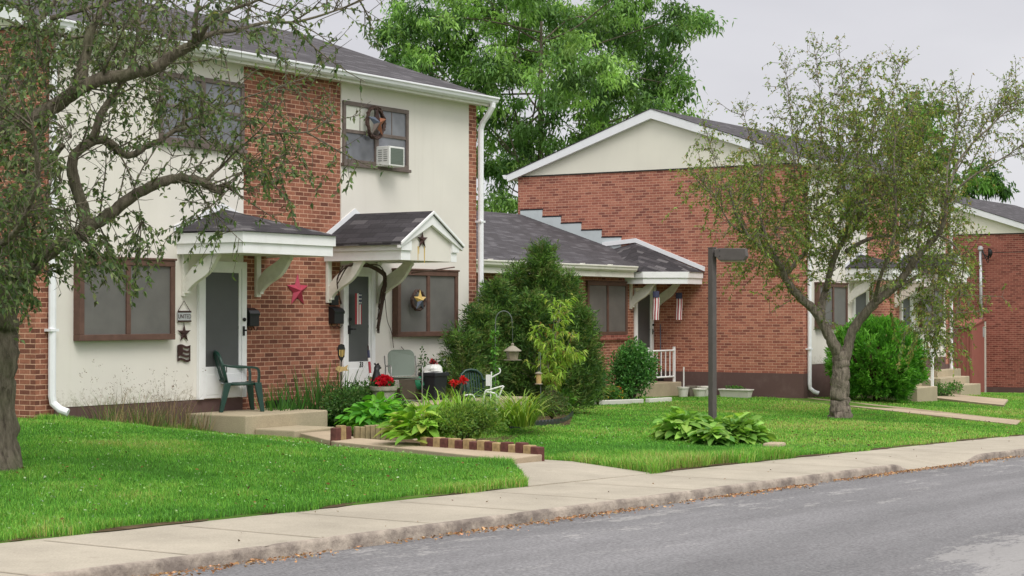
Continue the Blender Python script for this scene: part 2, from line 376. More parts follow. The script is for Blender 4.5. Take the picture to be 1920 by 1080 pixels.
# ------------------------------------------------------------------ ground, road, pavement
def sheet(name, xs, ys, zf, mat, thick=0., kind='structure', label=None):
    xs, ys = np.asarray(xs, float), np.asarray(ys, float); X, Y = np.meshgrid(xs, ys); Z = zf(X, Y)
    V = np.c_[X.ravel(), Y.ravel(), Z.ravel()]; w = len(xs); F = []
    for j in range(len(ys)-1):
        for i in range(w-1): F.append((j*w+i, j*w+i+1, (j+1)*w+i+1, (j+1)*w+i))
    o = np_obj(name, V, np.array(F), mat, smooth=True); uvs(o.data); return tag(o, kind=kind)
xs = np.r_[-500, -250, -120, -70, np.arange(-40, 90, .6), 100, 120, 160, 260, 500, 900]
ys = np.r_[-400, -200, -90, -50, -30, -26, -22.2, -22, -19.4, -10.3, -10.05, -8.80, -8.765, np.arange(-8.6, .1, .28), .5, 1., 2, 3, 4, 5, 7, 9, 12, 18, 30, 60, 120, 300, 900]
def ground_z(X, Y):
    z = gz(X, Y)
    low = (Y > -22.1) & (Y < -8.78)
    lump = .018*np.sin(X*1.7+Y*2.1)*np.sin(X*.8-Y*1.3)
    return np.where(low, z-.35, z+lump*(Y > -8.6))
tag(sheet('lawn_ground', xs, ys, ground_z, M['soil']), 'mown green lawn spreading in front of the brick houses', 'lawn')
YK0, YK1, YS1 = -10.32, -10.24, -8.74
def dip(X):   # lowered kerb where the pavement runs down to the road
    return .105*np.clip(np.minimum((X-20.6)/.5, (23.6-X)/.7), 0, 1)
xr = np.r_[-120, -60, -30, np.arange(-10, 60, .35), 70, 90, 140, 200]
wob = lambda X: .025*np.sin(X*.9)+.018*np.sin(X*2.3+1)
sheet('road', xr, [-21.6, -18, -15, -13, -11.5, -10.9, YK0+.06], lambda X, Y: zw(X)-.088+.02*np.clip((-Y-10.3)/3, 0, 1), M['asphalt'])
o = sheet('pavement', xr, [YK1-.01, -9.8, -9.4, -9.1, YS1-.03], lambda X, Y: zw(X)-dip(X)*np.clip((-9.55-Y)/.5, 0, 1), M['sidewalk'])
sheet('far_pavement', xr, [-23.4, -22.4, -21.8], lambda X, Y: zw(X), M['sidewalk'])
# pavement joints: thin sunk lines of darker grit, part of the pavement
jb = MB(); x = 3.1
while x < 40:
    z = float(zw(x)); d = float(dip(x)); jb.add([(x, YK1, z-d+.004), (x+.014, YK1, z-d+.004), (x+.014, -9.55, z+.004), (x, -9.55, z+.004)], [(0, 1, 2, 3)])
    jb.add([(x, -9.55, z+.004), (x+.014, -9.55, z+.004), (x+.014, YS1-.13, z+.004), (x, YS1-.13, z+.004)], [(0, 1, 2, 3)]); x += 1.42+.1*math.sin(x*5)
tag(jb.build('pavement_joint', plain('joint_grit', lin(150,138,120), 1., .3)), kind='structure')
# kerb stones: one strip with worn, wavy edges and joints
def kerb(y0, y1, name, flip=1):
    X = np.r_[np.arange(-30, 60, .12)]; rr = np.random.default_rng(3); n = len(X); prof = []
    seg = ((X*100).astype(int)//305); jz = .006*np.sin(seg*12.9)
    top = zw(X)+.004-dip(X)+jz; rough = rr.normal(0, .0045, n); joint = (((X*100).astype(int) % 305) < 12)
    bot = zw(X)-.2
    lo = np.interp(X, np.arange(-30, 61, .5), rr.normal(0, .007, 182)); f = y0+rough+lo+joint*.02*flip
    rows = [np.c_[X, f, bot], np.c_[X, f+.004*flip, top-.03], np.c_[X, f+(.018+.005*np.sin(X*7))*flip, top-.003-joint*.012], np.c_[X, np.full(n, y1), top-joint*.006]]
    V = np.concatenate(rows); F = []
    for j in range(3):
        for i in range(n-1): F.append((j*n+i, j*n+i+1, (j+1)*n+i+1, (j+1)*n+i))
    o = np_obj(name, V, np.array(F), M['kerb'], smooth=False); return tag(o, kind='structure')
kerb(YK0+.03, YK1, 'kerb'); kerb(-21.62, -21.8, 'far_kerb', -1)
def slab_poly(name, pts, top, mat, th=.12, kind='structure', bevel=.012):
    m = MB(); n = len(pts); zt = [top(x, y) for x, y in pts]
    V = [(x, y, z-th) for (x, y), z in zip(pts, zt)]+[(x, y, z) for (x, y), z in zip(pts, zt)]
    m.add(V, [tuple(range(n-1, -1, -1)), tuple(range(n, 2*n))]+[(i, (i+1) % n, n+(i+1) % n, n+i) for i in range(n)])
    o = m.build(name, mat, bevel=bevel); return tag(o, kind=kind)
gp = lambda x, y: tuple(G(x, y)[:2])
PATH1 = [gp(612, 822), gp(650, 824), gp(800, 835), gp(1020, 857), gp(955, 866), gp(870, 851), gp(760, 838), gp(655, 828)]
def BP(x, y, z): d = ray(x, y); return tuple((CAM+d*((z-CAM[2])/d[2]))[:2])
PATH1 = [(20.45, -1.9), BP(668, 822, .07), BP(800, 834, .07), BP(1020, 857, .07), BP(955, 867, .07), BP(760, 843, .07), BP(628, 829, .07), (19.6, -1.9)]
slab_poly('garden_path', PATH1, lambda x, y: .078+.03*min(1, max(0, (-y-4)/3)), M['path'], .2)
APRON = [(14.75, -8.80), (17.25, -8.80), (18.2, -7.2), (18.3, -6.75), BP(955, 868, .05), BP(975, 890, .05)]
slab_poly('path_apron', APRON, lambda x, y: float(gz(x, y))+.004+.028*(y > -8.5), M['sidewalk'], bevel=0)
BRANCH = [(19.75, -3.9), (22.3, -3.3), (23.9, -1.75), (23.0, -1.75), (21.6, -2.65), (20.2, -2.9)]
slab_poly('branch_path', BRANCH, lambda x, y: float(gz(x, y))+.035, M['path'])
W2A = [G(1345, 729), G(1510, 748), G(1700, 768), G(1912, 790)]; W2B = [G(1345, 733), G(1510, 754), G(1700, 776), G(1908, 798)]
WALK2 = [(p[0], p[1]) for p in W2B]+[(p[0], p[1]) for p in W2A[::-1]]
WALK2 = [tuple(G(*p)[:2]) for p in ((1905, 799), (1700, 776), (1510, 754), (1400, 741), (1400, 737), (1510, 747), (1700, 767), (1915, 791))]
slab_poly('side_path', WALK2, lambda x, y: float(gz(x, y))+.03, M['path'], .14, bevel=0)
WALK3 = [tuple(G(*p)[:2]) for p in ((1882, 764), (1840, 760), (1745, 749), (1790, 743), (1890, 753))]
slab_poly('far_path', WALK3, lambda x, y: float(gz(x, y))+.06, M['path'], .16, bevel=0)
# ------------------------------------------------------------------ houses
TXT = {}
def text(name, s, size, mat, parent, M4, ext=.002, sx=1.):
    c = bpy.data.curves.new(name, 'FONT'); c.body = s; c.size = size; c.align_x = 'CENTER'; c.align_y = 'CENTER'; c.extrude = ext
    t = bpy.data.objects.new(name, c); COL.objects.link(t); bpy.context.view_layer.update()
    me = bpy.data.meshes.new_from_object(t.evaluated_get(bpy.context.evaluated_depsgraph_get())); bpy.data.objects.remove(t)
    me.transform(Matrix.Diagonal((sx, 1, 1, 1))); me.transform(M4); me.materials.clear(); me.materials.append(mat)
    me.name = name; return link(name, me, parent)
def front(x, y, z): return Matrix.Translation((x, y, z)) @ Matrix.Rotation(math.pi/2, 4, 'X')     # reads from -Y
def big_window(h, x0, x1, z0, z1, y, shade='screen', proud=.13):
    m = MB(); f = .085; yb = y-.0; yf = y-proud; xm = (x0+x1)/2
    m.box(x0, x1, yf, yb, z0, z0+f); m.box(x0, x1, yf, yb, z1-f, z1)
    m.box(x0, x0+f, yf+.003, yb, z0+f, z1-f); m.box(x1-f, x1, yf+.003, yb, z0+f, z1-f); m.box(xm-.04, xm+.04, yf+.004, yb, z0+f, z1-f)
    m.box(x0-.02, x1+.02, yf-.015, yb, z1, z1+.03)
    w = m.build('window', M['brown'], h, bevel=.006)
    p = MB(); p.box(x0+f, xm-.04, yf+.03, yb-.01, z0+f, z1-f); p.box(xm+.04, x1-f, yf+.03, yb-.01, z0+f, z1-f); p.build('pane', M[shade], w)
    return w
def sash_window(h, x0, x1, z0, z1, y, blind=True):
    m = MB(); f = .07; xm = (x0+x1)/2; zm = (z0+z1)/2+.02; yf = y-.035
    m.box(x0, x1, yf, y, z0, z0+f); m.box(x0, x1, yf, y, z1-f, z1)
    for a, b in ((x0, x0+f), (x1-f, x1), (xm-.05, xm+.05)): m.box(a, b, yf+.002, y, z0+f, z1-f)
    for a, b in ((x0+f, xm-.05), (xm+.05, x1-f)):
        m.box(a, b, yf+.010, y, zm-.028, zm+.028)
        m.box((a+b)/2-.012, (a+b)/2+.012, yf+.022, y, zm+.028, z1-f)
    m.box(x0-.03, x1+.03, yf-.03, y, z0-.05, z0-.0)
    w = m.build('window', M['browngrey'], h, bevel=.005)
    p = MB()
    for a, b in ((x0+f, xm-.05), (xm+.05, x1-f)): p.box(a, b, yf+.028, y-.001, z0+f, z1-f)
    p.build('pane', M['glass'], w)
    if blind:
        bl = MB()
        bl.box(x0+f+.0, xm-.05, yf+.024, yf+.027, zm+.03, z1-f); bl.build('window_blind', M['blind'], w)
    return w
def door(h, x0, x1, z0, z1, y, num=None, knob_left=False, shade='darkscreen'):
    m = MB(); f = .105; yf = y-.055
    m.box(x0, x0+f, yf, y, z0, z1); m.box(x1-f, x1, yf, y, z0, z1); m.box(x0+f, x1-f, yf+.002, y, z1-f, z1)
    a, b = x0+f, x1-f
    m.box(a, b, yf+.018, y, z0+.01, z0+.47); m.box(a, a+.05, yf+.018, y, z0+.47, z1-f); m.box(b-.05, b, yf+.018, y, z0+.47, z1-f); m.box(a+.05, b-.05, yf+.018, y, z1-f-.06, z1-f)
    m.box(a+.06, b-.06, yf+.012, yf+.018, z0+.06, z0+.36)
    d = m.build('door', M['white'], h, bevel=.005)
    p = MB(); p.box(a+.05, b-.05, yf+.034, y, z0+.47, z1-f-.06); p.build('door_screen', M[shade], d)
    r = MB(); zz = z0+1.02; r.box(a+.05, b-.05, yf+.028, yf+.034, zz, zz+.045); r.build('cross_bar', M['darkscreen'], d)
    k = MB(); kx = a+.045 if knob_left else b+.03
    k.box(kx-.02, kx+.02, yf-.012, yf+.018, z0+.92, z0+1.06); k.tube([(kx, yf-.015, z0+1.0), (kx, yf-.06, z0+1.0), (kx+(.09 if knob_left else -.0), yf-.06, z0+1.0)], .012, 8); 
    k.build('door_handle', M['black'], d); k = MB(); k.ball((kx, yf-.02, z0+1.16), .03, 10); k.build('door_lock', M['black'], d)
    if num: text('house_number', num, .12, M['black'], d, front((a+b)/2+.06, yf+.012, z0+.415), .004, .8)
    return d
def bracket(par, x, y0, zt, mat, length=.62, drop=.62, w=.10):
    """wooden S-curved bracket: wall post and arm, standing out from wall plane y0 towards -Y"""
    m = MB(); fn = lambda d, z, a: (x+a, y0-d, zt+z)
    m.box(x-w*.5, x+w*.5, y0-.05, y0, zt-drop, zt)
    top, bot = [], []
    for i in range(13):
        t = i/12; d = .05+(length-.05)*t; c = -drop*.80+drop*.76*t+.030*math.sin(t*2*math.pi)
        th = .10+.06*math.sin(math.pi*t); nx = .70
        top.append((d-th*.55*nx, c+th*.6)); bot.append((d+th*.55*nx, c-th*.6))
    top = [(max(d, .05), z) for d, z in top]
    poly = [(.05, -drop*.93), (.11, -drop*.93), (.11, -drop*.88)]+bot[1:]+[(length+.07, -.06), (length+.07, 0.0), (length-.12, 0.0)]+top[::-1][1:]
    poly = [(d, min(z, 0)) for d, z in poly]
    m.prism(poly, fn, -w*.5+.01, w*.5-.01)
    return m.build('bracket', mat, par, bevel=.006)
def fascia_boards(m, pts, zb, z1=.15, z2=.15, step=.03):
    """two stepped boards following the plan polyline pts (upper one stands proud)"""
    P = [Vector((*p, 0)) for p in pts]; n = len(P); nn = []
    for i in range(n-1): t = (P[i+1]-P[i]).normalized(); nn.append(Vector((t.y, -t.x, 0)))
    mi = [nn[0]]+[(nn[i-1]+nn[i])/(1+nn[i-1].dot(nn[i])) for i in range(1, n-1)]+[nn[-1]]
    prof = [(-.04, zb), (0, zb), (0, zb+z1-.004), (-.006, zb+z1-.003), (-.006, zb+z1), (step, zb+z1), (step, zb+z1+z2), (-.04, zb+z1+z2)]; k = len(prof); V = []; F = []
    for i in range(n): V += [tuple(P[i]+mi[i]*d+Vector((0, 0, z))) for d, z in prof]
    for i in range(n-1): F += [(i*k+j, (i+1)*k+j, (i+1)*k+(j+1) % k, i*k+(j+1) % k) for j in range(k)]
    m.add(V, F+[tuple(range(k-1, -1, -1)), tuple(range((n-1)*k, n*k))])
def house(X0, dz, zfoot, label, bricks='brick', nums=None, y0=0., droof=0.):
    Wd, D = 10.27, 8.3
    h = thing('row_house', (X0, y0, zfoot), label, 'house', 'two storey brick houses of the row')
    Z = lambda z: z+dz
    ze = Z(5.47)+droof; zr = ze+1.54; zb = Z(.28); zt = Z(.5)
    B = M[bricks]
    m = MB(); m.box(X0, X0+Wd, y0, y0+D, zfoot-.6, ze); m.build('brick_wall', B, h)
    # cream gable triangles above the brick ends
    m = MB(); zg = ze-.02
    for xa, xb in ((X0-.016, X0+.1), (X0+Wd-.1, X0+Wd+.016)):
        m = MB(); m.prism([(0., zg), (D, zg), (D/2, zr-.08)], lambda u, v, a: (a, y0+u, v), xa, xb); m.build('gable_panel', M['siding'], h)
    for xa, xb in ((X0-.022, X0), (X0+Wd, X0+Wd+.022)): m = MB(); m.box(xa, xb, y0+.02, y0+D-.02, zg-.03, zg-.001); m.build('flashing_strip', M['black'], h)
    sx = [(.32, 4.04), (6.38, 10.0)]
    for a, b in sx: m = MB(); m.box(X0+a, X0+b, y0-.02, y0+.02, zt, ze+.02); m.build('stucco_panel', M['stucco'], h)
    for a, b in sx: m = MB(); m.box(X0+a-.0, X0+b, y0-.012, y0+.02, zfoot-.6, zt-.001); m.build('foundation', M['maroon'], h)
    if not droof:
        for a, b in ((-.014, .319), (10.001, Wd+.014)): m = MB(); m.box(X0+a, X0+b, y0-.013, y0+.0029, zfoot-.6, zb); m.build('foundation', M['maroon'], h)
    for a in (X0-.014, X0+Wd): m = MB(); m.box(a, a+.014, y0+.003, y0+D, zfoot-.6, zb); m.build('foundation', M['maroon'], h)
    # roof
    ov, rk = .27, .14; za = ze+.03
    m = MB(); th = .05
    prof = [(-ov, za), (D/2, zr), (D+ov, za), (D+ov, za-th), (D/2, zr-th), (-ov, za-th)]
    m.prism(prof, lambda u, v, a: (a, y0+u, v), X0-.016, X0+Wd+.016)
    m.prism([(-ov-.02, za-.003), (D/2, zr+.004), (D+ov+.02, za-.003), (D+ov+.02, za-.016), (D/2, zr-.012), (-ov-.02, za-.016)], lambda u, v, a: (a, y0+u, v), X0-rk-.025, X0+Wd+rk+.025)
    rf = m.build('roof', M['shingle'], h)
    for xa, xb in ((X0-rk-.012, X0-.017), (X0+Wd+.017, X0+Wd+rk+.012)):
        m = MB(); m.prism([(-ov-.004, za-.020), (D/2, zr-.016), (D+ov+.004, za-.020), (D+ov-.02, za-.19), (D/2, zr-.25), (-ov+.02, za-.19)], lambda u, v, a: (a, y0+u, v), xa, xb); m.build('rake_board', M['alu'], h)
    m = MB(); m.box(X0-.012, X0+Wd+.012, y0-ov+.03, y0-.001, za-.15, za-.11); m.box(X0-rk+.012, X0+Wd+rk-.012, y0-ov, y0-ov+.0299, za-.17, za-th-.003); m.build('soffit', M['oldwhite'], h)
    m = MB(); m.box(X0-.012, X0+Wd+.012, y0+D+.001, y0+D+ov-.03, za-.15, za-.11); m.build('soffit', M['oldwhite'], h)
    m = MB(); gpz = za-.012
    gprof = [(-ov-.005, gpz-.0), (-ov-.135, gpz+.0), (-ov-.135, gpz-.03), (-ov-.115, gpz-.038), (-ov-.10, gpz-.085), (-ov-.06, gpz-.115), (-ov-.005, gpz-.115)]
    for gq in (gprof, [(D-u, v) for u, v in gprof]): m = MB(); m.prism(gq, lambda u, v, a: (a, y0+u, v), X0-rk-.02, X0+Wd+rk+.02); m.build('gutter', M['alu'], h, bevel=.006)
    for sx_, ex in ((.22, .10), (Wd+.03, .07)):
        xx = X0+sx_; m = MB(); r = .052; zf = float(gz(xx, y0-.2))
        m.tube([(xx, y0-ov-.06, gpz-.10), (xx, y0-ov-.06, gpz-.17), (xx, y0-.24, gpz-.30), (xx, y0-.12, gpz-.44), (xx, y0-.075, gpz-.56), (xx, y0-.075, zf+.34), (xx+.01, y0-.085, zf+.25), (xx+.05, y0-.17, zf+.17), (xx+.10, y0-.27, zf+.13)], [r]*5+[r]*4, 10)
        for q in (1.2, 3.4): m.box(xx-.07, xx+.07, y0-.13, y0-.0, zf+q, zf+q+.035)
        m.build('downspout', M['alu'], h, smooth=False, bevel=0)
    # openings
    big_window(h, X0+.64, X0+2.46, Z(1.38), Z(2.50), y0-.02); big_window(h, X0+7.74, X0+9.50, Z(1.36), Z(2.48), y0-.02)
    sash_window(h, X0+2.24, X0+4.03, Z(4.2), Z(5.2), y0-.02, False); sash_window(h, X0+6.40, X0+8.17, Z(4.18), Z(5.19), y0-.02, True)
    door(h, X0+3.03, X0+4.06, Z(.5), Z(2.52), y0-.02, nums[0] if nums else None)
    door(h, X0+6.38, X0+7.22, Z(.5), Z(2.52), y0-.02, nums[1] if nums else None, True)
    # hip canopy over the first door
    cx0, cx1, cd_ = X0+2.62, X0+4.62, 1.27; zt2 = Z(2.60)
    m = MB(); ap = (X0+3.57, y0-.02, Z(3.30)); e_ = .07; zz = zt2+.305
    a_, b_, c_, d_ = (cx0-e_, y0-.02, zz+.02), (cx0-e_, y0-cd_-e_, zz), (cx1+e_, y0-cd_-e_, zz), (cx1+e_, y0-.02, zz+.02)
    m.add([a_, b_, c_, d_, ap], [(0, 1, 4), (1, 2, 4), (2, 3, 4), (0, 3, 2, 1)])
    cp = m.build('canopy', M['shingle2'], h)
    m = MB(); fascia_boards(m, [(cx0, y0-.0), (cx0, y0-cd_), (cx1, y0-cd_), (cx1, y0-.0)], zt2); m.build('fascia', M['white'], cp, bevel=.004)
    m = MB(); m.box(cx0+.041, cx1-.041, y0-cd_+.041, y0-.021, zt2+.02, zt2+.04); m.build('canopy_soffit', M['oldwhite'], cp)
    m = MB(); t1, t2 = Vector(a_), Vector(ap)
    for p, q in ((Vector(a_), Vector(ap)), (Vector(ap), Vector(d_))): m.add([p+Vector((0,-.012,.0)), q+Vector((0,-.012,.0)), q+Vector((0,-.012,.085)), p+Vector((0,-.012,.085)), p+Vector((0,.0,.0)), q, q+Vector((0,0,.085)), p+Vector((0,0,.085))], [(0,1,2,3),(7,6,5,4),(3,2,6,7),(0,4,5,1)])
    m.build('wall_flashing', M['alu'], cp)
    bracket(cp, X0+2.76, y0-.02, zt2+.02, M['oldwhite']); bracket(cp, X0+4.36, y0-.0, zt2+.02, M['oldwhite'])
    # gabled canopy over the second door
    gx0, gx1, gd = X0+5.98, X0+7.48, 1.5; zg2 = Z(2.58); xm = (gx0+gx1)/2; zapex = Z(3.37); ze2 = zg2+.31
    m = MB(); e_ = .10; th = .05
    rp_ = [(gx0-e_, ze2-.03), (xm, zapex), (gx1+e_, ze2-.03), (gx1+e_, ze2-.03-th), (xm, zapex-th), (gx0-e_, ze2-.03-th)]
    m.prism(rp_, lambda u, v, a: (u, a, v), y0-gd-.09, y0-.021)
    cg = m.build('canopy', M['shingle2'], h)
    for pl in ([(gx0, y0-.0), (gx0, y0-gd-.02), (gx0+.24, y0-gd-.02)], [(gx1-.16, y0-gd-.02), (gx1, y0-gd-.02), (gx1, y0-.0)]): m = MB(); fascia_boards(m, pl, zg2); m.build('fascia', M['white'], cg, bevel=.003)
    m = MB()   # pediment rakes
    for s in (-1, 1):
        xo = xm+s*(xm-gx0+e_)
        m.prism([(xo, ze2-.03-th-.002), (xm, zapex-th-.002), (xm, zapex-th-.17), (xo, ze2-.03-th-.05), ][::1], lambda u, v, a: (u, a, v), y0-gd-.075, y0-gd-.02)
        m.prism([(xo, ze2-.03+.0), (xm, zapex+.0), (xm, zapex-.045), (xo, ze2-.03-.045)], lambda u, v, a: (u, a, v), y0-gd-.115, y0-gd-.0901)
    m.build('pediment_trim', M['white'], cg, bevel=.003)
    m = MB(); m.prism([(gx0+.01, zg2+.001), (gx1-.01, zg2+.001), (gx1-.01, ze2-.06), (xm, zapex-th-.02), (gx0+.01, ze2-.06)], lambda u, v, a: (u, a, v), y0-gd-.012, y0-gd+.02)
    m.build('pediment_panel', M['stucco'], cg)
    m = MB(); m.box(gx0+.041, gx1-.041, y0-gd+.021, y0-.021, zg2+.02, zg2+.04); m.build('canopy_soffit', M['oldwhite'], cg)
    m = MB(); p, q, r = Vector((gx0-e_-.03, y0-.021, ze2-.03)), Vector((xm, y0-.021, zapex)), Vector((gx1+e_+.03, y0-.021, ze2-.03))
    for p, q in ((p, q), (q, r)): m.add([p+Vector((0,-.012,0)), q+Vector((0,-.012,0)), q+Vector((0,-.012,.09)), p+Vector((0,-.012,.09)), p, q, q+Vector((0,0,.09)), p+Vector((0,0,.09))], [(0,1,2,3),(7,6,5,4),(3,2,6,7),(0,4,5,1)])
    m.build('wall_flashing', M['alu'], cg)
    bracket(cg, X0+6.06, y0-.0, zg2+.02, M['oldwhite'], .66, .68); bracket(cg, X0+7.33, y0-.02, zg2+.02, M['oldwhite'], .66, .68)
    return h
H1 = house(16.48, 0, -.0, droof=.12, label= 'two storey brick and cream house with a faded red star between its doors', nums=('31', '33'))
H2 = house(40.9, 0, -.33, label= 'two storey house with brick end wall and cream gable behind the lamp post', bricks='brick2')
H3 = house(60.0, -1.0, -.95, label= 'far brick house with a red brown shed against its end wall', bricks='brick3')
# vent low in the brick panel of house 1
m = MB(); m.box(21.05, 21.72, -.012, .001, .12, .42)
for k in range(5): m.box(21.08, 21.69, -.02, -.0121, .15+.05*k, .165+.05*k)
m.build('vent', M['black'], H1)
# ------------------------------------------------------------------ low link building between the two houses
YL = 4.17; LX0, LX1 = 26.76, 40.9
lk = thing('link_house', (34, YL, -.3), 'low single storey brick house between the two tall ones with a dark shingle roof', 'house')
m = MB(); m.box(LX0, LX1-.002, YL, 12.2, -.9, 2.86); m.build('brick_wall', M['brick'], lk)
m = MB(); m.prism([(YL-.40, 2.92), (8.2, 4.42), (12.6, 2.92), (12.6, 2.83), (8.2, 4.33), (YL-.40, 2.83)], lambda u, v, a: (a, u, v), LX0+.03, LX1-.003); m.build('roof', M['shingle'], lk)
m = MB(); m.prism([(YL-.405, 2.92), (YL-.53, 2.92), (YL-.53, 2.885), (YL-.51, 2.875), (YL-.5, 2.82), (YL-.46, 2.78), (YL-.405, 2.78)], lambda u, v, a: (a, u, v), LX0+.04, 39.2)
for k in range(9): m.box(27.5+1.3*k, 27.54+1.3*k, YL-.53, YL-.40, 2.925, 2.94)
m.build('gutter', M['oldwhite'], lk, bevel=.005)
m = MB(); m.box(LX0+.02, 39.2, YL-.40, YL-.001, 2.66, 2.70); m.box(LX0+.02, 39.2, YL-.402, YL-.37, 2.64, 2.83); m.build('soffit', M['oldwhite'], lk)
big_window(lk, 37.55, 39.5, 1.22, 2.52, YL, proud=.06); big_window(lk, 31.6, 33.55, 1.22, 2.47, YL, proud=.06)
m = MB(); m.box(37.45, 39.6, YL-.07, YL, 1.10, 1.215); m.box(31.5, 33.65, YL-.07, YL, 1.10, 1.215); m.build('window_sill', M['brick3'], lk, bevel=.005)
door(lk, 39.9, 40.86, .3, 2.40, YL)
# corner canopy: pitched against the end wall of the next house
m = MB(); cxl, cyf, cz = 39.45, 2.75, 2.49; zz = cz+.30
P0, P1, P2_, P3, P4 = (cxl-.06, YL-.41, zz+.02), (cxl-.06, cyf+.95, zz), (LX1-.75, cyf-.06, zz), (LX1-.016, cyf-.06, zz), (LX1-.016, 4.66, 3.58)
P5 = (LX1-.016, 5.4, 3.42); P6 = (cxl-.06, 4.2, 3.02)
m.add([P6, P1, P2_, P3, P4, P0], [(5, 1, 4), (0, 5, 4), (1, 2, 4), (2, 3, 4)])
m.add([P6, P4, P5], [(0, 1, 2)])
cp = m.build('canopy', M['shingle2'], lk)
m = MB(); fascia_boards(m, [(cxl, YL), (cxl, cyf+.9), (LX1-.8, cyf), (LX1-.0161, cyf)], cz); m.build('fascia', M['white'], cp, bevel=.004)
m = MB(); m.poly([(cxl+.04, YL, cz+.03), (cxl+.04, cyf+.93, cz+.03), (LX1-.8, cyf+.05, cz+.03), (LX1-.016, cyf+.05, cz+.03), (LX1-.016, YL, cz+.03)]); m.build('canopy_soffit', M['oldwhite'], cp)
bracket(cp, 39.72, YL, cz+.03, M['oldwhite'], .62, .66); bracket(cp, 40.84, YL-.06, cz+.03, M['oldwhite'], .66, .72)
m = MB()
for p, q in (((3.0-.33, 2.82), (4.66, 3.585)), ((4.66, 3.585), (5.65, 3.50))):
    a, b = Vector((LX1-.05, p[0], p[1])), Vector((LX1-.05, q[0], q[1])); d = Vector((.048, 0, 0)); u = Vector((0, 0, .11))
    m.add([a, b, b+u, a+u, a+d, b+d, b+d+u, a+d+u], [(0,1,2,3),(7,6,5,4),(3,2,6,7),(0,4,5,1),(0,3,7,4),(1,5,6,2)])
m.build('wall_flashing', M['alu'], cp)
m = MB()   # step flashing up the end wall
ys_ = [8.22, 7.52, 6.94, 6.31, 5.69, 5.10]; zt_ = [4.52, 4.32, 4.13, 3.93, 3.73]
for k in range(5):
    ya, yb_ = ys_[k], ys_[k+1]; m.box(LX1-.012, LX1-.0015, yb_, ya, zt_[k]-.42, zt_[k])
m.build('step_flashing', M['flash'], lk)
m = MB()
for k in range(5): m.box(LX1-.018, LX1-.0015, ys_[k+1]-.02, ys_[k], zt_[k]+.001, zt_[k]+.035)
m.build('flashing_seal', M['black'], lk)
# porch of the link, railing, etc.
o = MB(); o.box(38.7, 40.86, 3.32, YL-.001, -.6, .02)
tag(o.build('porch_slab', M['porch'], bevel=.015), 'low concrete porch slab in the corner below the two striped flags', 'porch')
def railing(name, a, b, h, n, label, mat='white'):
    a, b = Vector(a), Vector(b); t = thing(name, (a+b)/2, label, 'railing')
    for p in (a, b):
        m = MB(); m.box(p.x-.028, p.x+.028, p.y-.028, p.y+.028, p.z, p.z+h+.09); m.build('post', M[mat], t, bevel=.004)
    m = MB(); u = Vector((0, 0, 1))
    for z in (h, .14): m.tube([a+u*z, b+u*z], .022, 8)
    m.build('rail', M[mat], t)
    for k in range(1, n+1):
        p = a+(b-a)*(k/(n+1)); m = MB(); m.box(p.x-.011, p.x+.011, p.y-.011, p.y+.011, p.z+.14, p.z+h); m.build('baluster', M[mat], t)
    return t
railing('railing', (39.25, 3.4, .02), (float(onY(1264, 690, 3.4)[0]), 3.4, .02), .80, 5, 'white metal railing along the front of the corner porch')
# porch and step of door 31
o = MB(); o.box(19.32, 21.15, -1.14, -.013, -.35, .31)
tag(o.build('porch_slab', M['porch'], bevel=.02), 'concrete porch slab under the dark green chair at door 31', 'porch')
o = MB(); o.box(19.5, 20.42, -1.88, -1.141, -.4, .12)
tag(o.build('step', M['porch'], bevel=.02), 'single concrete step below the porch of door 31', 'step')
o = MB(); o.box(22.6, 26.1, -1.55, -.013, -.4, .33)
tag(o.build('patio_slab', M['porch'], bevel=.02), 'concrete patio slab under the grey metal chair at door 33', 'patio')
# steps of the house behind the crab apple
sp_ = onY(1800, 700, -1.0)
def steps(name, x0, y1, w, zs, dep, label):
    t = thing(name, (x0+w/2, y1, zs[-1]), label, 'steps')
    for k, z in enumerate(zs):
        m = MB(); m.box(x0, x0+w, y1-dep*(k+1)-(.6 if k == 0 else .6), y1-dep*k-(0 if k == 0 else .6), zs[-1]-.5, z); m.build('step', M['porch'], t, bevel=.015)
    return t
# raised earth of the garden bed
bp_ = lambda x, y, z: BP(x, y, z)
bed = [bp_(x, y, z) for x, y, z in ((890, 845, .09), (790, 838, .09), (756, 824, .09), (668, 818, .09), (640, 800, .06), (700, 772, .12), (860, 762, .12), (1000, 752, .06), (1076, 770, .06), (1072, 792, .03), (1030, 802, .04), (975, 808, .07), (940, 820, .08))]
m = MB(); n = len(bed); V = [(x, y, float(gz(x, y))-.03) for x, y in bed]+[(x*.97+22*.03, y*.97-3.2*.03, float(gz(x, y))+.03) for x, y in bed]
m.add(V, [(i, (i+1) % n, n+(i+1) % n, n+i) for i in range(n)]+[tuple(range(n, 2*n))]); tag(m.build('bed_earth', M['earth'], smooth=False), kind='structure')
dirt = np.r_[np.arange(-20, 60, .2)]
def strip_z(X, Y): return zw(X)+.006+0*Y
jag = .035*np.sin(dirt*3.1)+.03*np.sin(dirt*7.7+2)+.02*np.sin(dirt*17)
V = np.concatenate([np.c_[dirt, YS1-.03+jag*.6, zw(dirt)+.007], np.c_[dirt, np.full(len(dirt), YS1+.08), zw(dirt)+.012]]); k = len(dirt); F = np.array([(i, i+1, k+i+1, k+i) for i in range(k-1) if not 14.7 < dirt[i] < 17.3])
tag(np_obj('lawn_edge', V, F, M['earth']), kind='structure')
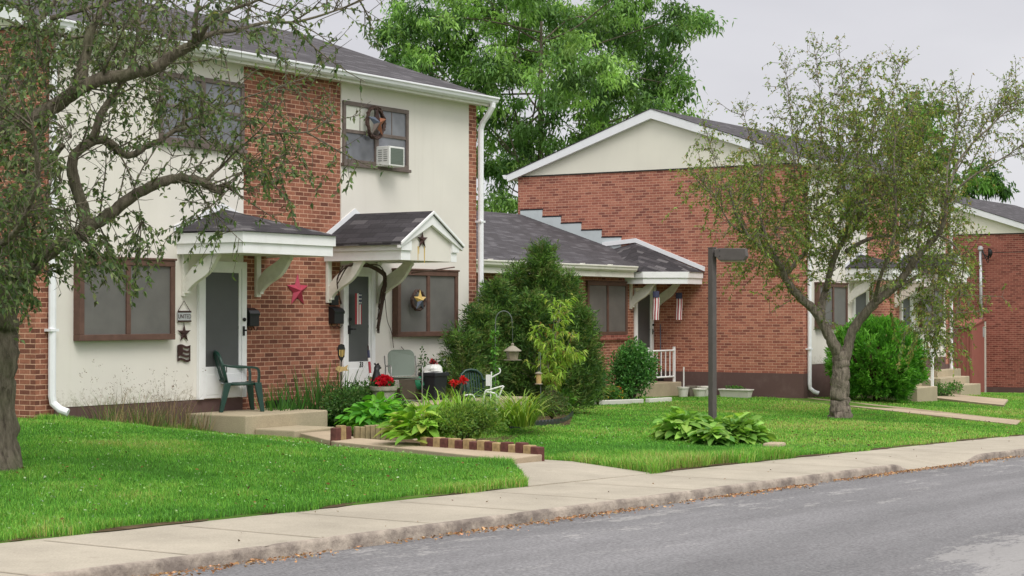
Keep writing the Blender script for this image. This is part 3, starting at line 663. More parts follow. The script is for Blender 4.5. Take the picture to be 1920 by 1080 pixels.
# ------------------------------------------------------------------ vegetation tools
def unit(v): return v/np.maximum(np.linalg.norm(v, axis=-1, keepdims=True), 1e-9)
def rdir(n, r=rng): return unit(r.normal(size=(n, 3)))
def kites(P, D, L, Wd, tint, droop=.15, r=rng, fold=.18):
    """n leaf-shaped quads from base points P along D"""
    n = len(P); D = unit(D); A = unit(np.cross(D, rdir(n, r))); B = np.cross(D, A)
    L = np.broadcast_to(L, n)[:, None]; Wd = np.broadcast_to(Wd, n)[:, None]
    mid = P+D*L*.45+B*Wd*fold; tip = P+D*L-np.array([0, 0, 1.])*L*droop
    V = np.stack([P, mid+A*Wd*.5, tip, mid-A*Wd*.5], 1).reshape(-1, 3)
    return V, np.arange(4*n).reshape(n, 4), np.repeat(tint, 4, 0)
def tints(n, cols, jitter=.18, r=rng):
    c = np.array([lin(*q)[:3] for q in cols]); t = c[r.integers(0, len(c), n)]
    return t*(1+r.normal(0, jitter, (n, 1)))*(1+r.normal(0, .05, (n, 3)))
def cat(parts):
    V, F, T, b = [], [], [], 0
    for v, f, t in parts: V.append(v); F.append(f+b); T.append(t); b += len(v)
    return np.concatenate(V), np.concatenate(F), np.clip(np.concatenate(T), .004, 1)
def catmull(pts, per=5):
    P = [np.array(p, float) for p in pts]; P = [2*P[0]-P[1]]+P+[2*P[-1]-P[-2]]; out = []
    for i in range(1, len(P)-2):
        for k in range(per):
            t = k/per; a, b, c, d = P[i-1], P[i], P[i+1], P[i+2]
            out.append(.5*((2*b)+(-a+c)*t+(2*a-5*b+4*c-d)*t*t+(-a+3*b-3*c+d)*t**3))
    out.append(P[-2]); return np.array(out)
def shoots(path, n, L0, L1, up, out=1., start=.1, r=R_, bend=.5, pw=1.):
    """n side shoots of a path: list of point arrays"""
    res = []; m = len(path)
    for _ in range(n):
        s = (start+(1-start)*(r.random()**(1/pw)))*(m-1); i = min(int(s), m-2); p = path[i]+(path[i+1]-path[i])*(s-i); t = unit(path[i+1]-path[i])
        d = np.array([r.gauss(0, 1), r.gauss(0, 1), r.gauss(0, 1)]); d -= t*(d@t); d = unit(d)*out+t*.55+np.array([0, 0, up]); d = unit(d)
        L = L0+(L1-L0)*r.random()**1.4; q = [p]; k = 5; w = np.array([r.gauss(0, .22), r.gauss(0, .22), bend*up*.5+r.gauss(0, .15)])
        for j in range(k): d = unit(d+w/k+np.array([r.gauss(0, .07) for _ in '123'])); q.append(q[-1]+d*L/k)
        res.append(np.array(q))
    return res
def leaves_on(paths, per_m, L, Wd, cols, start=.15, droop=.2, r=rng, jit=.2, hang=.25):
    P, D = [], []
    for q in paths:
        seg = np.linalg.norm(np.diff(q, axis=0), axis=1); tot = seg.sum(); n = r.poisson(per_m*tot)
        if n == 0: continue
        s = start+(1-start)*r.random(n); x = s*(len(q)-1); i = np.minimum(x.astype(int), len(q)-2); f = (x-i)[:, None]
        P.append(q[i]*(1-f)+q[i+1]*f); D.append(unit(q[i+1]-q[i])*.6+rdir(n, r)*.9-np.array([0, 0, hang]))
    P = np.concatenate(P); D = np.concatenate(D); n = len(P)
    sc = r.uniform(.65, 1.25, n)
    return kites(P, D, L*sc, Wd*sc, tints(n, cols, jit, r), droop, r)
def tree(name, loc, mains, label, cols, lvl1, lvl2, leaf, barkm='bark', extra=None, cat_='tree', group=None, lvl1b=None):
    t = thing(name, loc, label, cat_, group); m = MB(); tw = MB(); l1, l2 = [], []
    for pts, r0, r1 in mains:
        c = catmull(pts, 5); k = len(c); w = np.array([[R_.gauss(0, .006) for _ in '123'] for _ in range(k)]); c = c+w*(r0*8)
        fl_ = np.r_[0, np.cumsum(np.linalg.norm(np.diff(c, axis=0), axis=1))]; isT = pts is mains[0][0]
        m.tube(c, [r0+(r1-r0)*(i/(k-1))**.8+(r0*.26*math.exp(-max(0, fl_[i]-.1)/.16) if isT else 0) for i in range(k)], 12 if r0 > .06 else 7, True, .055 if r0 > .02 else 0.)
        tot = np.linalg.norm(np.diff(c, axis=0), axis=1).sum()
        if r0 < .14 or lvl1.get('trunk'):
            f1 = .38 if r0 == .0151 else 1.
            l1 += shoots(c, int(lvl1['n']*tot+.5), lvl1['L'][0]*f1, lvl1['L'][1]*f1, lvl1['up'], 1., lvl1.get('start', .05), bend=lvl1.get('bend', .5), pw=lvl1.get('pw', 1.3))
            if lvl1b: l1 += shoots(c, int(lvl1b['n']*tot+.5), lvl1b['L'][0], lvl1b['L'][1], lvl1b['up'], 1., .2, bend=.8, pw=1.3)
    for q in l1:
        L = np.linalg.norm(q[-1]-q[0]); r0 = .0045+.006*L; m.tube(q, [r0*(1-.7*i/(len(q)-1)) for i in range(len(q))], 5, False)
        l2 += shoots(q, int(lvl2['n']*L+R_.random()), lvl2['L'][0], lvl2['L'][1], lvl2['up'], 1., .15, bend=.4)
    l3 = []
    if extra:
        pts = np.concatenate([q[1:] for q in l1]); C = np.concatenate(extra)
        for c in C:
            dd = np.linalg.norm(pts-c, axis=1); k = int(dd.argmin())
            if dd[k] > 1.0: continue
            a = pts[k]; mid = a*.5+c*.5+np.array([R_.gauss(0, .05), R_.gauss(0, .05), .06+R_.gauss(0, .04)]); end = c+(c-a)*.15-np.array([0, 0, .05])
            l3.append(np.array([a, a*.4+mid*.6, mid, mid*.4+c*.6, end]))
    for q in l3: m.tube(q, [.005, .0045, .004, .003, .002], 3, False)
    for q in l2: m.tube(q[::2] if len(q) > 3 else q, [.0042, .003, .002], 3, False)
    m.build('trunk', M[barkm], t, smooth=True)
    parts = [leaves_on(l1+l2, leaf['per_m'], leaf['L'], leaf['W'], cols, hang=leaf.get('hang', .25), droop=leaf.get('droop', .2))]
    if l3: parts.append(leaves_on(l3, leaf['l3'], leaf['L']*1.05, leaf['W']*1.08, cols, start=.35, hang=leaf.get('hang', .25), droop=.2))
    V, F, T = cat(parts); np_obj('crown', V, F, M['leaf'], T, t)
    return t
BEDZ = .13
def BG(x, y, z=BEDZ):
    d = ray(x, y); return CAM+d*((z-CAM[2])/d[2])
def PX(lst, Z0): return [atZ(x, y, Z0+(dz[0] if dz else 0)) for x, y, *dz in lst]
# ------------------------------------------------------------------ foreground crab apple on the left
Z1 = 16.9; pxm = Z1/FPX
b1 = np.array(G(-4, 886))
T1 = [([tuple(b1+np.array([0, 0, -.15])), *PX([(-6, 800), (-8, 720), (-2, 660), (0, 600), (6, 540)], Z1)], .20, .15),
      (PX([(-14, 640), (-40, 560, -.1), (-60, 450, -.2), (-55, 330, -.3), (-30, 260, -.3), (20, 236, -.35), (60, 222, -.4), (105, 198, -.4), (150, 165, -.5), (190, 148, -.5), (240, 140, -.5), (290, 128, -.6), (322, 104, -.6), (350, 90, -.6), (374, 76, -.7)], Z1), .100, .042),
      (PX([(2, 600), (30, 545, .1), (62, 500, .15), (108, 462, .2), (160, 432, .25), (205, 402, .3), (250, 368, .3), (300, 342, .3), (345, 334, .4), (385, 345, .4), (420, 364, .4)], Z1), .088, .036),
      (PX([(164, 432, .25), (154, 385, .3), (138, 335, .35), (136, 302, .35), (150, 280, .4), (185, 262, .5), (212, 272, .55), (228, 288, .6), (250, 290, .65), (272, 276, .7), (300, 264, .7), (318, 250, .8), (350, 240, .9)], Z1), .064, .022),
      (PX([(176, 262, .45), (186, 222, .45), (202, 194, .5), (225, 160, .5), (238, 140, .5), (250, 112, .6), (258, 70, .7), (262, 10, .8), (270, -60, .9)], Z1), .045, .015),
      (PX([(118, 270, .35), (100, 295, .3), (88, 306, .3), (70, 300, .1)], Z1), .035, .02),
      (PX([(148, 165, -.5), (160, 110, -.4), (170, 60, -.4), (190, 20, -.3), (215, -30, -.2), (230, -110, -.1)], Z1), .06, .02),
      (PX([(366, 80, -.7), (366, 40, -.8), (372, 0, -.8), (380, -60, -.9)], Z1), .035, .012),
      (PX([(372, 74, -.7), (395, 40, -.9), (430, 20, -1.), (480, 2, -1.1), (540, -20, -1.2)], Z1), .03, .008),
      (PX([(372, 72, -.7), (410, 60, -.6), (450, 55, -.5), (500, 42, -.3), (560, 40, -.2), (640, 16, 0), (700, -8, .2)], Z1), .028, .006),
      (PX([(386, 340, .4), (400, 325, .5), (430, 300, .7), (470, 262, .9), (520, 250, 1.1), (580, 246, 1.3), (625, 215, 1.5)], Z1), .022, .006),
      (PX([(405, 352, .4), (425, 345, .4), (438, 358, .4), (452, 335, .5)], Z1), .02, .007),
      (PX([(318, 250, .8), (350, 225, 1.), (390, 215, 1.2), (440, 190, 1.4), (500, 170, 1.5), (560, 150, 1.6)], Z1), .018, .005),
      (PX([(-55, 440, -.2), (-90, 350, -.6), (-130, 250, -1.), (-140, 100, -1.3), (-120, -60, -1.6), (-60, -160, -1.8)], Z1), .09, .03),
      (PX([(-30, 600, 0), (-70, 560, -.5), (-20, 480, -1.3), (40, 420, -1.8), (70, 330, -2.1), (60, 230, -2.3)], Z1), .05, .012),
      (PX([(-55, 330, -.3), (-20, 250, .3), (10, 160, .8), (40, 80, 1.2), (90, 20, 1.5), (150, -60, 1.7)], Z1), .06, .02),
      (PX([(40, 80, 1.2), (80, 60, 1.1), (140, 70, 1.), (200, 60, .8), (280, 40, .6)], Z1), .025, .008),
      (PX([(95, 35, 1.4), (200, 5, 1.6), (300, -20, 1.5), (420, -40, 1.2)], Z1), .03, .01)]
GL = [(86, 106, 64), (98, 120, 72), (114, 134, 82), (88, 106, 72), (126, 140, 90), (76, 96, 60), (106, 112, 82)]
ex = []
r2 = np.random.default_rng(5)
def cluster(cx, cy, sx, sy, n, Z, dz=.8):
    """twig ends filling out part of a crown; tree() ties each one back to the nearest shoot"""
    m_ = max(1, n//10); u = np.clip(r2.normal(size=(m_, 3)), -1.8, 1.8)
    return np.stack([atZ(cx+a*sx, cy+b*sy, Z+c*dz) for a, b, c in u])
for a in ((30, 300, 40, 70, 750, 16.4), (20, 460, 36, 50, 620, 16.2), (60, 430, 45, 40, 350, 16.6), (170, 500, 60, 25, 330, 17.), (60, 90, 60, 70, 700, 16.8), (200, 60, 80, 50, 450, 17.2), (20, 560, 25, 30, 220, 16.2), (420, 230, 60, 40, 170, 17.9), (360, 190, 50, 30, 170, 17.6), (560, 300, 50, 40, 130, 18.2), (510, 370, 40, 25, 70, 18.), (300, 440, 60, 30, 90, 17.2), (500, 60, 80, 30, 120, 16.6), (250, 180, 60, 50, 220, 17.2)): ex.append(cluster(a[0], a[1], a[2], a[3], int(a[4]*2.0), a[5]))
tree('crabapple_tree', b1, T1, 'leaning crab apple tree with crooked mossy limbs reaching across the cream wall', GL,
     dict(n=11, L=(.2, 1.0), up=.25, start=.10, bend=.9), dict(n=9.5, L=(.1, .45), up=.1), dict(per_m=13, L=.056, W=.027, l3=34), 'bark', ex)
# ------------------------------------------------------------------ crab apple in the middle lawn
Z2 = 32.6; b2 = np.array(G(1575, 784)); Z2 = float((b2-CAM)@CF)
T2 = [([tuple(b2-np.array([0, 0, .15])), tuple(b2+np.array([0, 0, .03])), *PX([(1574, 765), (1575, 740), (1577, 710), (1578, 682), (1574, 660)], Z2)], .22, .155),
      (PX([(1574, 668), (1562, 645, -.1), (1549, 618, -.1), (1530, 586, -.1), (1500, 557, -.2), (1482, 538, -.3), (1470, 515, -.4), (1464, 498, -.5), (1447, 482, -.6), (1425, 462, -.8), (1400, 440, -1.), (1380, 400, -1.2), (1365, 350, -1.4)], Z2), .125, .02),
      (PX([(1472, 516, -.4), (1496, 488, -.2), (1510, 470, -.1), (1518, 430, 0), (1510, 380, .1), (1500, 320, .2), (1490, 250, .2)], Z2), .05, .012),
      (PX([(1540, 602, -.1), (1540, 575, .3), (1549, 538, .5), (1558, 505, .6), (1570, 472, .7), (1582, 450, .8), (1590, 410, .9), (1584, 360, 1.), (1575, 300, 1.), (1570, 220, 1.1)], Z2), .09, .014),
      (PX([(1548, 545, .4), (1562, 490, .2), (1580, 452, 0), (1600, 430, -.2), (1612, 405, -.4), (1620, 360, -.5), (1632, 300, -.6), (1640, 220, -.7)], Z2), .06, .012),
      (PX([(1578, 690), (1590, 655, .1), (1598, 622, .1), (1620, 590, 0), (1643, 566, -.1), (1672, 543, -.2), (1698, 514, -.3), (1716, 486, -.4), (1738, 462, -.5), (1757, 440, -.6), (1767, 420, -.7), (1772, 395, -.8), (1776, 372, -.8)], Z2), .115, .04),
      (PX([(1586, 472, .4), (1614, 455, .6), (1645, 444, .8), (1680, 441, 1.), (1698, 428, 1.1), (1705, 400, 1.2), (1712, 340, 1.3), (1720, 270, 1.4)], Z2), .05, .012),
      (PX([(1672, 543, -.2), (1702, 528, 0), (1735, 510, .2), (1752, 498, .3), (1760, 505, .3), (1775, 508, .4)], Z2), .05, .02),
      (PX([(1774, 385, -.8), (1786, 330, -.7), (1806, 290, -.6), (1838, 255, -.4), (1880, 215, -.2), (1910, 190, 0)], Z2), .035, .007),
      (PX([(1757, 440, -.6), (1785, 455, -.9), (1805, 490, -1.1), (1800, 550, -1.2), (1785, 620, -1.3)], Z2), .022, .005),
      (PX([(1735, 510, .2), (1752, 540, -.2), (1750, 590, -.4), (1762, 640, -.5)], Z2), .016, .004),
      (PX([(1774, 385, -.8), (1800, 350, -1.), (1840, 320, -1.2), (1890, 290, -1.4), (1930, 260, -1.6)], Z2), .03, .007),
      (PX([(1776, 375, -.8), (1776, 320, -.7), (1790, 260, -.6), (1800, 210, -.5)], Z2), .03, .006),
      (PX([(1720, 482, -.4), (1725, 430, -.2), (1735, 370, 0), (1735, 310, .2), (1728, 240, .3)], Z2), .035, .007),
      (PX([(1400, 440, -1.), (1370, 420, -1.2), (1340, 370, -1.3), (1315, 340, -1.4)], Z2), .02, .006),
      (PX([(1464, 498, -.5), (1440, 450, -.3), (1425, 400, -.2), (1430, 330, 0), (1440, 260, .1)], Z2), .035, .008),
      (PX([(1640, 567, -.1), (1650, 520, -.6), (1670, 470, -1.), (1680, 400, -1.3), (1676, 320, -1.5), (1680, 240, -1.6)], Z2), .05, .010)]
GL2 = [(134, 160, 80), (122, 150, 68), (136, 154, 74), (100, 126, 62), (148, 150, 82), (156, 140, 86), (112, 132, 76), (126, 148, 64)]
sprouts = [((1530, 380), (1540, 200), (1527, 62)), ((1570, 340), (1582, 180), (1574, 74)), ((1490, 300), (1482, 180), (1470, 88)), ((1640, 300), (1668, 170), (1692, 92)), ((1790, 300), (1850, 200), (1890, 138)), ((1610, 300), (1606, 190), (1620, 110)), ((1440, 300), (1410, 240), (1392, 180)), ((1700, 300), (1730, 220), (1752, 165)), ((1400, 400), (1350, 300), (1320, 205)), ((1812, 300), (1870, 190), (1912, 160))]
for k, s in enumerate(sprouts): T2.append((PX([(x, y+26, -.6+.14*k) for x, y in s], Z2), .0151, .004))
ex = []
for a in ((1640, 300, 70, 70, 1500), (1570, 380, 90, 60, 1100), (1700, 330, 50, 70, 1000), (1400, 390, 45, 60, 420), (1470, 330, 50, 70, 450), (1760, 440, 35, 70, 400), (1740, 590, 35, 50, 520), (1770, 650, 22, 30, 170), (1790, 540, 30, 35, 240), (1460, 470, 40, 40, 260), (1600, 480, 50, 30, 200), (1300, 360, 30, 25, 70), (1540, 230, 60, 60, 260), (1700, 230, 60, 40, 260), (1840, 260, 50, 50, 200), (1640, 210, 40, 40, 300), (1420, 470, 50, 45, 420), (1520, 430, 60, 50, 600), (1600, 400, 60, 45, 600), (1680, 370, 50, 45, 500), (1380, 340, 50, 45, 300), (1740, 380, 45, 60, 500), (1640, 240, 60, 60, 500), (1800, 600, 25, 50, 200), (1560, 300, 60, 50, 500)): ex.append(cluster(a[0], a[1], a[2], a[3], int(a[4]*2.7), Z2, .9))
tree('crabapple_tree', b2, T2, 'spreading grey crab apple tree standing on the lawn in front of the round bush', GL2,
     dict(n=9, L=(.25, 1.0), up=.75, start=.22, bend=.8), dict(n=8, L=(.12, .48), up=.25), dict(per_m=19, L=.062, W=.029, l3=31), 'bark2', ex, lvl1b=dict(n=1.4, L=(.3, .9), up=-.2))
# ------------------------------------------------------------------ locust trees behind
def locust(name, base, px_blobs, Z, label, cols, nfront, trunk_top, seed, r=.9, fl=.21, fw=.075, trunk=.17):
    rr = np.random.default_rng(seed); t = thing(name, base, label, 'tree'); m = MB(); parts = []
    top = atZ(*trunk_top, Z); base = np.array(base, float)
    tr = catmull([base-np.array([0, 0, .3]), base*.6+top*.4+np.array([.2, .1, 0]), base*.2+top*.8, top], 6)
    m.tube(tr, [trunk*(1-.75*i/(len(tr)-1)) for i in range(len(tr))], 10)
    for bx, by, br in px_blobs:
        c = atZ(bx, by, Z+rr.normal(0, 1.7)); R0 = br*Z/FPX
        i = rr.integers(len(tr)//3, len(tr)-1); s = tr[i]; mid = s*.5+c*.5+np.array([rr.normal(0, .3), rr.normal(0, .3), rr.normal(.1, .3)])
        L = catmull([s, mid, c, c+(c-mid)*.02], 4); m.tube(L, [.040*(1-.85*k/(len(L)-1)) for k in range(len(L))], 6, False)
        nclump = max(6, int(nfront*R0*R0*7.2))
        d = rdir(nclump, rr); C = c+d*R0*(rr.random((nclump, 1))**.45)*np.array([1, 1, .88])
        for k, q in enumerate(C):
            if k % 2 == 0: m.tube([c*.6+q*.4, c*.3+q*.7+np.array([0, 0, .1]), q], [.014, .01, .005], 4, False)
            n = int(rr.integers(60, 105)); o = d[k]*.4+np.array([rr.normal(0, .5), rr.normal(0, .5), -.25])
            P = q+rr.normal(0, rr.uniform(.15, .30), (n, 3))*np.array([1, 1, .7])
            D = unit(unit(o)[None]*.35+rdir(n, rr)*.9+np.array([0, 0, -.40]))
            base_t = np.array(lin(*cols[rr.integers(0, len(cols))])[:3])*rr.uniform(.62, 1.4)
            parts.append(kites(P, D, fl*rr.uniform(.6, 1.3, n), fw*rr.uniform(.7, 1.2, n), base_t*(1+rr.normal(0, .14, (n, 1))), .3, rr))
    m.build('trunk', M['bark'], t, smooth=True); V, F, T = cat(parts); np_obj('crown', V, F, M['leaf'], T, t); return t
LC = [(114, 152, 80), (132, 172, 90), (94, 130, 70), (154, 192, 106), (80, 114, 64), (104, 142, 76)]
ZL = 63.
bl = [(770, 70, 60), (740, 150, 40), (800, 30, 60), (850, 110, 70), (880, 40, 60), (950, 20, 70), (920, 150, 75), (985, 110, 70), (1040, 30, 80), (1080, 130, 80), (1150, 40, 70), (1200, 70, 60), (1250, 40, 45), (1290, 50, 25), (1320, 42, 16), (1150, 160, 80), (1230, 140, 60), (1270, 160, 38), (1050, 220, 80), (950, 240, 60), (1000, 300, 60), (930, 330, 45), (920, 390, 38), (955, 380, 30), (1130, 235, 50), (1210, 205, 40), (1265, 210, 28), (880, 170, 50), (830, 180, 40), (900, 300, 40), (1180, -30, 70), (1000, -50, 90), (860, -40, 70), (1090, 60, 60), (780, 120, 40), (720, 60, 22), (725, 175, 18)]
bp = atZ(1010, 590, ZL); locust('locust_tree', (bp[0], bp[1], float(gz(bp[0], bp[1]))), bl, ZL, 'tall locust tree with bright feathery crown rising behind the low roof', LC, 2.3, (1015, 40), 21)
LC2 = [(98, 142, 60), (84, 124, 58), (116, 158, 74), (74, 112, 56)]
bl2 = [(1700, 250, 40), (1730, 200, 34), (1690, 300, 40), (1750, 300, 40), (1720, 350, 45), (1800, 345, 34), (1840, 330, 34), (1870, 345, 25), (1820, 380, 30), (1770, 390, 36), (1650, 330, 30), (1740, 250, 30)]
bp = atZ(1745, 590, 82.); locust('locust_tree', (bp[0], bp[1], float(gz(bp[0], bp[1]))), bl2, 82., 'hazy green locust tree behind the second house, seen through the crab apple', LC2, 1.6, (1745, 260), 22, fl=.3, fw=.11)
# ------------------------------------------------------------------ shrubs
def blades(base, n, L, w, spread, cols, lean=.5, r=rng, segs=4, arch=1.0, pos=.06):
    """arching strap leaves out of one clump"""
    parts = []; V, F, T = [], [], []; tt = tints(n, cols, .15, r); b = 0
    for i in range(n):
        az = r.uniform(0, 2*math.pi); rad = r.uniform(0, 1)**.5; d = np.array([math.cos(az), math.sin(az), 0]); s = np.array([-d[1], d[0], 0])
        p = np.array(base, float)+d*pos*rad*3+np.array([0, 0, .0]); ln = L*r.uniform(.6, 1.15); a = lean*r.uniform(.2, 1.2)*spread; q = []
        for k in range(segs+1):
            q.append(p.copy()); a2 = a+arch*(k/segs)**1.5*r.uniform(.8, 1.2); p = p+(d*math.sin(a2)+np.array([0, 0, math.cos(a2)]))*ln/segs
        for k in range(segs+1):
            ww = w*(1-.85*(k/segs)**2)*.5; V += [q[k]-s*ww, q[k]+s*ww]; T += [tt[i]]*2
        for k in range(segs): F.append((b+2*k, b+2*k+1, b+2*k+3, b+2*k+2))
        b += 2*segs+2
    return np.array(V), np.array(F), np.array(T)
def broad(base, n, L, Wd, R0, H, cols, r=rng):
    """hosta: broad ribbed leaves overlapping in a dome"""
    V, F, T, b = [], [], [], 0; tt = tints(n, cols, .13, r)
    for i in range(n):
        az = r.uniform(0, 2*math.pi); th = math.acos(1-r.random()**.8)*.98; lay = r.uniform(.62, 1.) if i % 3 else r.uniform(.4, .7); d = np.array([math.cos(az), math.sin(az), 0.]); s = np.array([-d[1], d[0], 0.])
        l = L*r.uniform(.7, 1.2); w = Wd*r.uniform(.75, 1.15); el = math.radians(52-56*th/1.57+r.normal(0, 12)); u = unit(d*math.cos(el)+np.array([0, 0, math.sin(el)])+s*r.normal(0, .3)); s = unit(np.cross(np.array([0, 0, 1.]), u)+np.array([0, 0, r.normal(0, .3)])); n_ = np.cross(u, s)
        p0 = np.array(base, float)+d*R0*math.sin(th)*lay+np.array([0, 0, .04+H*math.cos(th)*lay])-u*l*.55
        p0[2] = max(p0[2], base[2]+.02); dr = r.uniform(.18, .48); prof = [(0, .12), (.10, .76), (.30, 1.), (.60, .90), (.85, .48), (1., .03)]
        for t, k in prof:
            c = p0+u*l*t-np.array([0, 0, 1.])*l*dr*t*t; fl = w*.15*k
            V += [c-s*w*.5*k+n_*fl, c-s*w*.25*k+n_*fl*.2, c-n_*fl*.2, c+s*w*.25*k+n_*fl*.2, c+s*w*.5*k+n_*fl]; T += [tt[i]*.97, tt[i]*.94, tt[i]*1.14, tt[i]*.94, tt[i]*.97]
        for j in range(len(prof)-1):
            for q in range(4): a = b+j*5+q; F.append((a, a+1, a+6, a+5))
        b += 5*len(prof)
    return np.array(V), np.array(F), np.array(T)
def bush(base, rx, ry, H, n, L, Wd, cols, r, lumps=14, up=.4, shell=.55, z0=.0, twigs=None):
    """leafy bush: leaves gathered in uneven lumps through the volume"""
    C = []
    for _ in range(lumps):
        d = unit(r.normal(size=3))*r.uniform(.55, 1); C.append(np.array([d[0]*rx*.72, d[1]*ry*.72, H*.46+d[2]*H*.36]))
    C = np.array(C); k = r.integers(0, lumps, n); dd = rdir(n, r); rad = r.random(n)**shell
    P = C[k]+dd*rad[:, None]*np.array([rx*.40, ry*.40, H*.24]); P[:, 2] = np.maximum(P[:, 2], z0+.02*r.random(n))
    D = dd*.8+rdir(n, r)*.6+np.array([0, 0, up])
    if twigs is not None:
        for q in C: twigs.tube([np.array(base), np.array(base)+q*np.array([.5, .5, .6]), np.array(base)+q], [.012, .008, .004], 5, False)
    sc = r.uniform(.7, 1.25, n); lump = 1+r.normal(0, .10, lumps)
    return kites(P+np.array(base), D, L*sc, Wd*sc, tints(n, cols, .15, r)*lump[k][:, None], .15, r)
def plant(name, base, parts, label, cat_, group=None, stems=None, mat='leaf'):
    t = thing(name, base, label, cat_, group); V, F, T = cat(parts); np_obj('foliage', V, F, M[mat], T, t)
    if stems is not None and stems.v: stems.build('stem', M['twig'], t, smooth=True)
    return t
r3 = np.random.default_rng(33)
# dense dark dwarf spruce by the house corner: several peaks of upright needle sprays
def spruce(base, peaks, label, seed):
    rr = np.random.default_rng(seed); parts = []; m = MB(); base = np.array(base, float)
    cols = [(78, 112, 54), (94, 130, 60), (110, 146, 70), (66, 98, 52), (118, 130, 74)]
    for ox, oy, H, R0, n in peaks:
        c = base+np.array([ox, oy, 0]); m.tube([base, c+np.array([0, 0, H*.4]), c+np.array([0, 0, H*.93])], [.07, .05, .012], 7)
        for _ in range(n):
            z = rr.random()**.85; az = rr.uniform(0, 2*math.pi); rad = R0*(min(1., (1-z)**.92*1.18) if z > .25 else .82+z*.6)*rr.uniform(.62, 1.04)*(1+.14*math.sin(az*3+ox*7+z*9))
            d = np.array([math.cos(az), math.sin(az), 0]); p = c+d*rad*.80+np.array([0, 0, .06+z*H*.97-.02])
            if _ % 5 == 0: m.tube([c+np.array([0, 0, p[2]-c[2]-.12 if p[2]-c[2] > .3 else .2]), p], [.010, .004], 4, False)
            sd_ = unit(d*.75+np.array([0, 0, .75])+rr.normal(0, .25, 3)); k = 16; s = rr.random((k, 1))*.26
            P = p+sd_*s*1.2+rr.normal(0, .028, (k, 3)); D = unit(sd_[None]*.8+rdir(k, rr)*.7)
            tone = np.array(lin(*cols[rr.integers(0, 5)])[:3])*rr.uniform(.62, 1.4)
            parts.append(kites(P, D, .10*rr.uniform(.7, 1.3, k), .018, tone*(1+rr.normal(0, .12, (k, 1))), .05, rr))
    t = thing('spruce_shrub', base, label, 'shrub'); m.build('trunk', M['bark'], t, smooth=True); V, F, T = cat(parts); np_obj('crown', V, F, M['leaf'], T, t)
ZP = 32.8; pb = atZ(1005, 590, ZP); pb[2] = gz(pb[0], pb[1]); pk = lambda px: (px-1005)*ZP/FPX
def side(px, dz=0): v = CR*pk(px)+CF*dz; return v[0], v[1]
spruce(pb, [(*side(1018), 2.92, .56, 1150), (*side(973, .1), 2.58, .44, 620), (*side(930, -.7), 2.2, .6, 820), (*side(900, -1.3), 1.75, .44, 660), (*side(1060, .1), 2.35, .58, 850), (*side(1086, .0), 1.75, .44, 560), (*side(1000, -.7), 2.0, .66, 850), (*side(872, -2.2), 1.35, .36, 340), (*side(1045, -.4), 1.9, .5, 500)],
       'dense dark green spruce shrub with a pointed top beside the house corner', 3)
# round clipped arborvitae
ab = atZ(1643, 748, 43.5); ab[2] = gz(ab[0], ab[1])
def ball_bush(base, R0, H, label, seed):
    rr = np.random.default_rng(seed); n = 2400; parts = []; cols = [(88, 150, 48), (104, 166, 58), (74, 130, 44), (120, 178, 70)]
    d = rdir(n, rr); d[:, 2] = np.where(d[:, 2] < -.85, -d[:, 2], d[:, 2])
    lump = 1+.055*np.sin(d[:, 0]*7+d[:, 2]*5)+.05*np.sin(d[:, 1]*9-d[:, 2]*8)+rr.normal(0, .03, n)
    for i in range(n):
        p = base+np.array([0, 0, H*.5])+d[i]*np.array([R0, R0, H*.53])*lump[i]*(.80+.2*rr.random()**.5); k = 13
        sd_ = unit(d[i]*.6+np.array([0, 0, .55])+rr.normal(0, .22, 3)); P = p+sd_*(rr.random((k, 1))-.45)*.2+rr.normal(0, .03, (k, 3))
        tone = np.array(lin(*cols[rr.integers(0, 4)])[:3])*rr.uniform(.85, 1.2)
        parts.append(kites(P, unit(sd_[None]*.9+rdir(k, rr)*.55), .12*rr.uniform(.7, 1.3, k), .034, tone*(1+rr.normal(0, .1, (k, 1))), .05, rr))
    m = MB(); m.tube([base, base+np.array([0, 0, H*.5])], [.09, .05], 8); m.ball(base+np.array([0, 0, H*.5]), R0*.72, 16, (1, 1, H*.5/R0))
    t = thing('round_bush', base, label, 'bush'); m.build('stem', M['earth'], t, smooth=True); V, F, T = cat(parts); np_obj('foliage', V, F, M['leaf'], T, t)
ball_bush(ab, 1.05, 1.86, 'round clipped bright green bush behind the crab apple trunk', 8)
GR = [(70, 116, 48), (86, 134, 56), (58, 98, 44), (100, 146, 66)]
st = MB(); b = np.array(onY(1187, 728, 2.2)); b[2] = gz(b[0], b[1])
plant('leafy_shrub', b, [bush(b, .62, .58, 1.55, 6000, .085, .04, [(74, 122, 60), (92, 146, 72), (112, 164, 90), (62, 104, 52)], r3, 30, twigs=st)], 'dark leafy shrub in front of the corner porch railing', 'shrub', stems=st)
st = MB(); b = np.array(onY(1122, 735, 1.6)); b[2] = gz(b[0], b[1])
plant('leafy_shrub', b, [bush(b, .42, .42, 1.15, 3000, .07, .03, [(60, 106, 48), (74, 122, 56), (50, 88, 42)], r3, 12, twigs=st)], 'small green shrub tucked against the right side of the spruce', 'shrub', stems=st)
st = MB(); b = np.array(onY(1150, 728, 2.0)); b[2] = gz(b[0], b[1]); fl = bush(b, .5, .3, .45, 1200, .06, .025, GR, r3, 8, twigs=st)
fl2 = bush(b, .45, .3, .5, 90, .045, .04, [(214, 160, 40), (206, 70, 50), (220, 190, 60)], r3, 8)
plant('flower_bed', b, [fl, fl2], 'low yellow and red flowers between the two shrubs below the link window', 'flowers', stems=st)
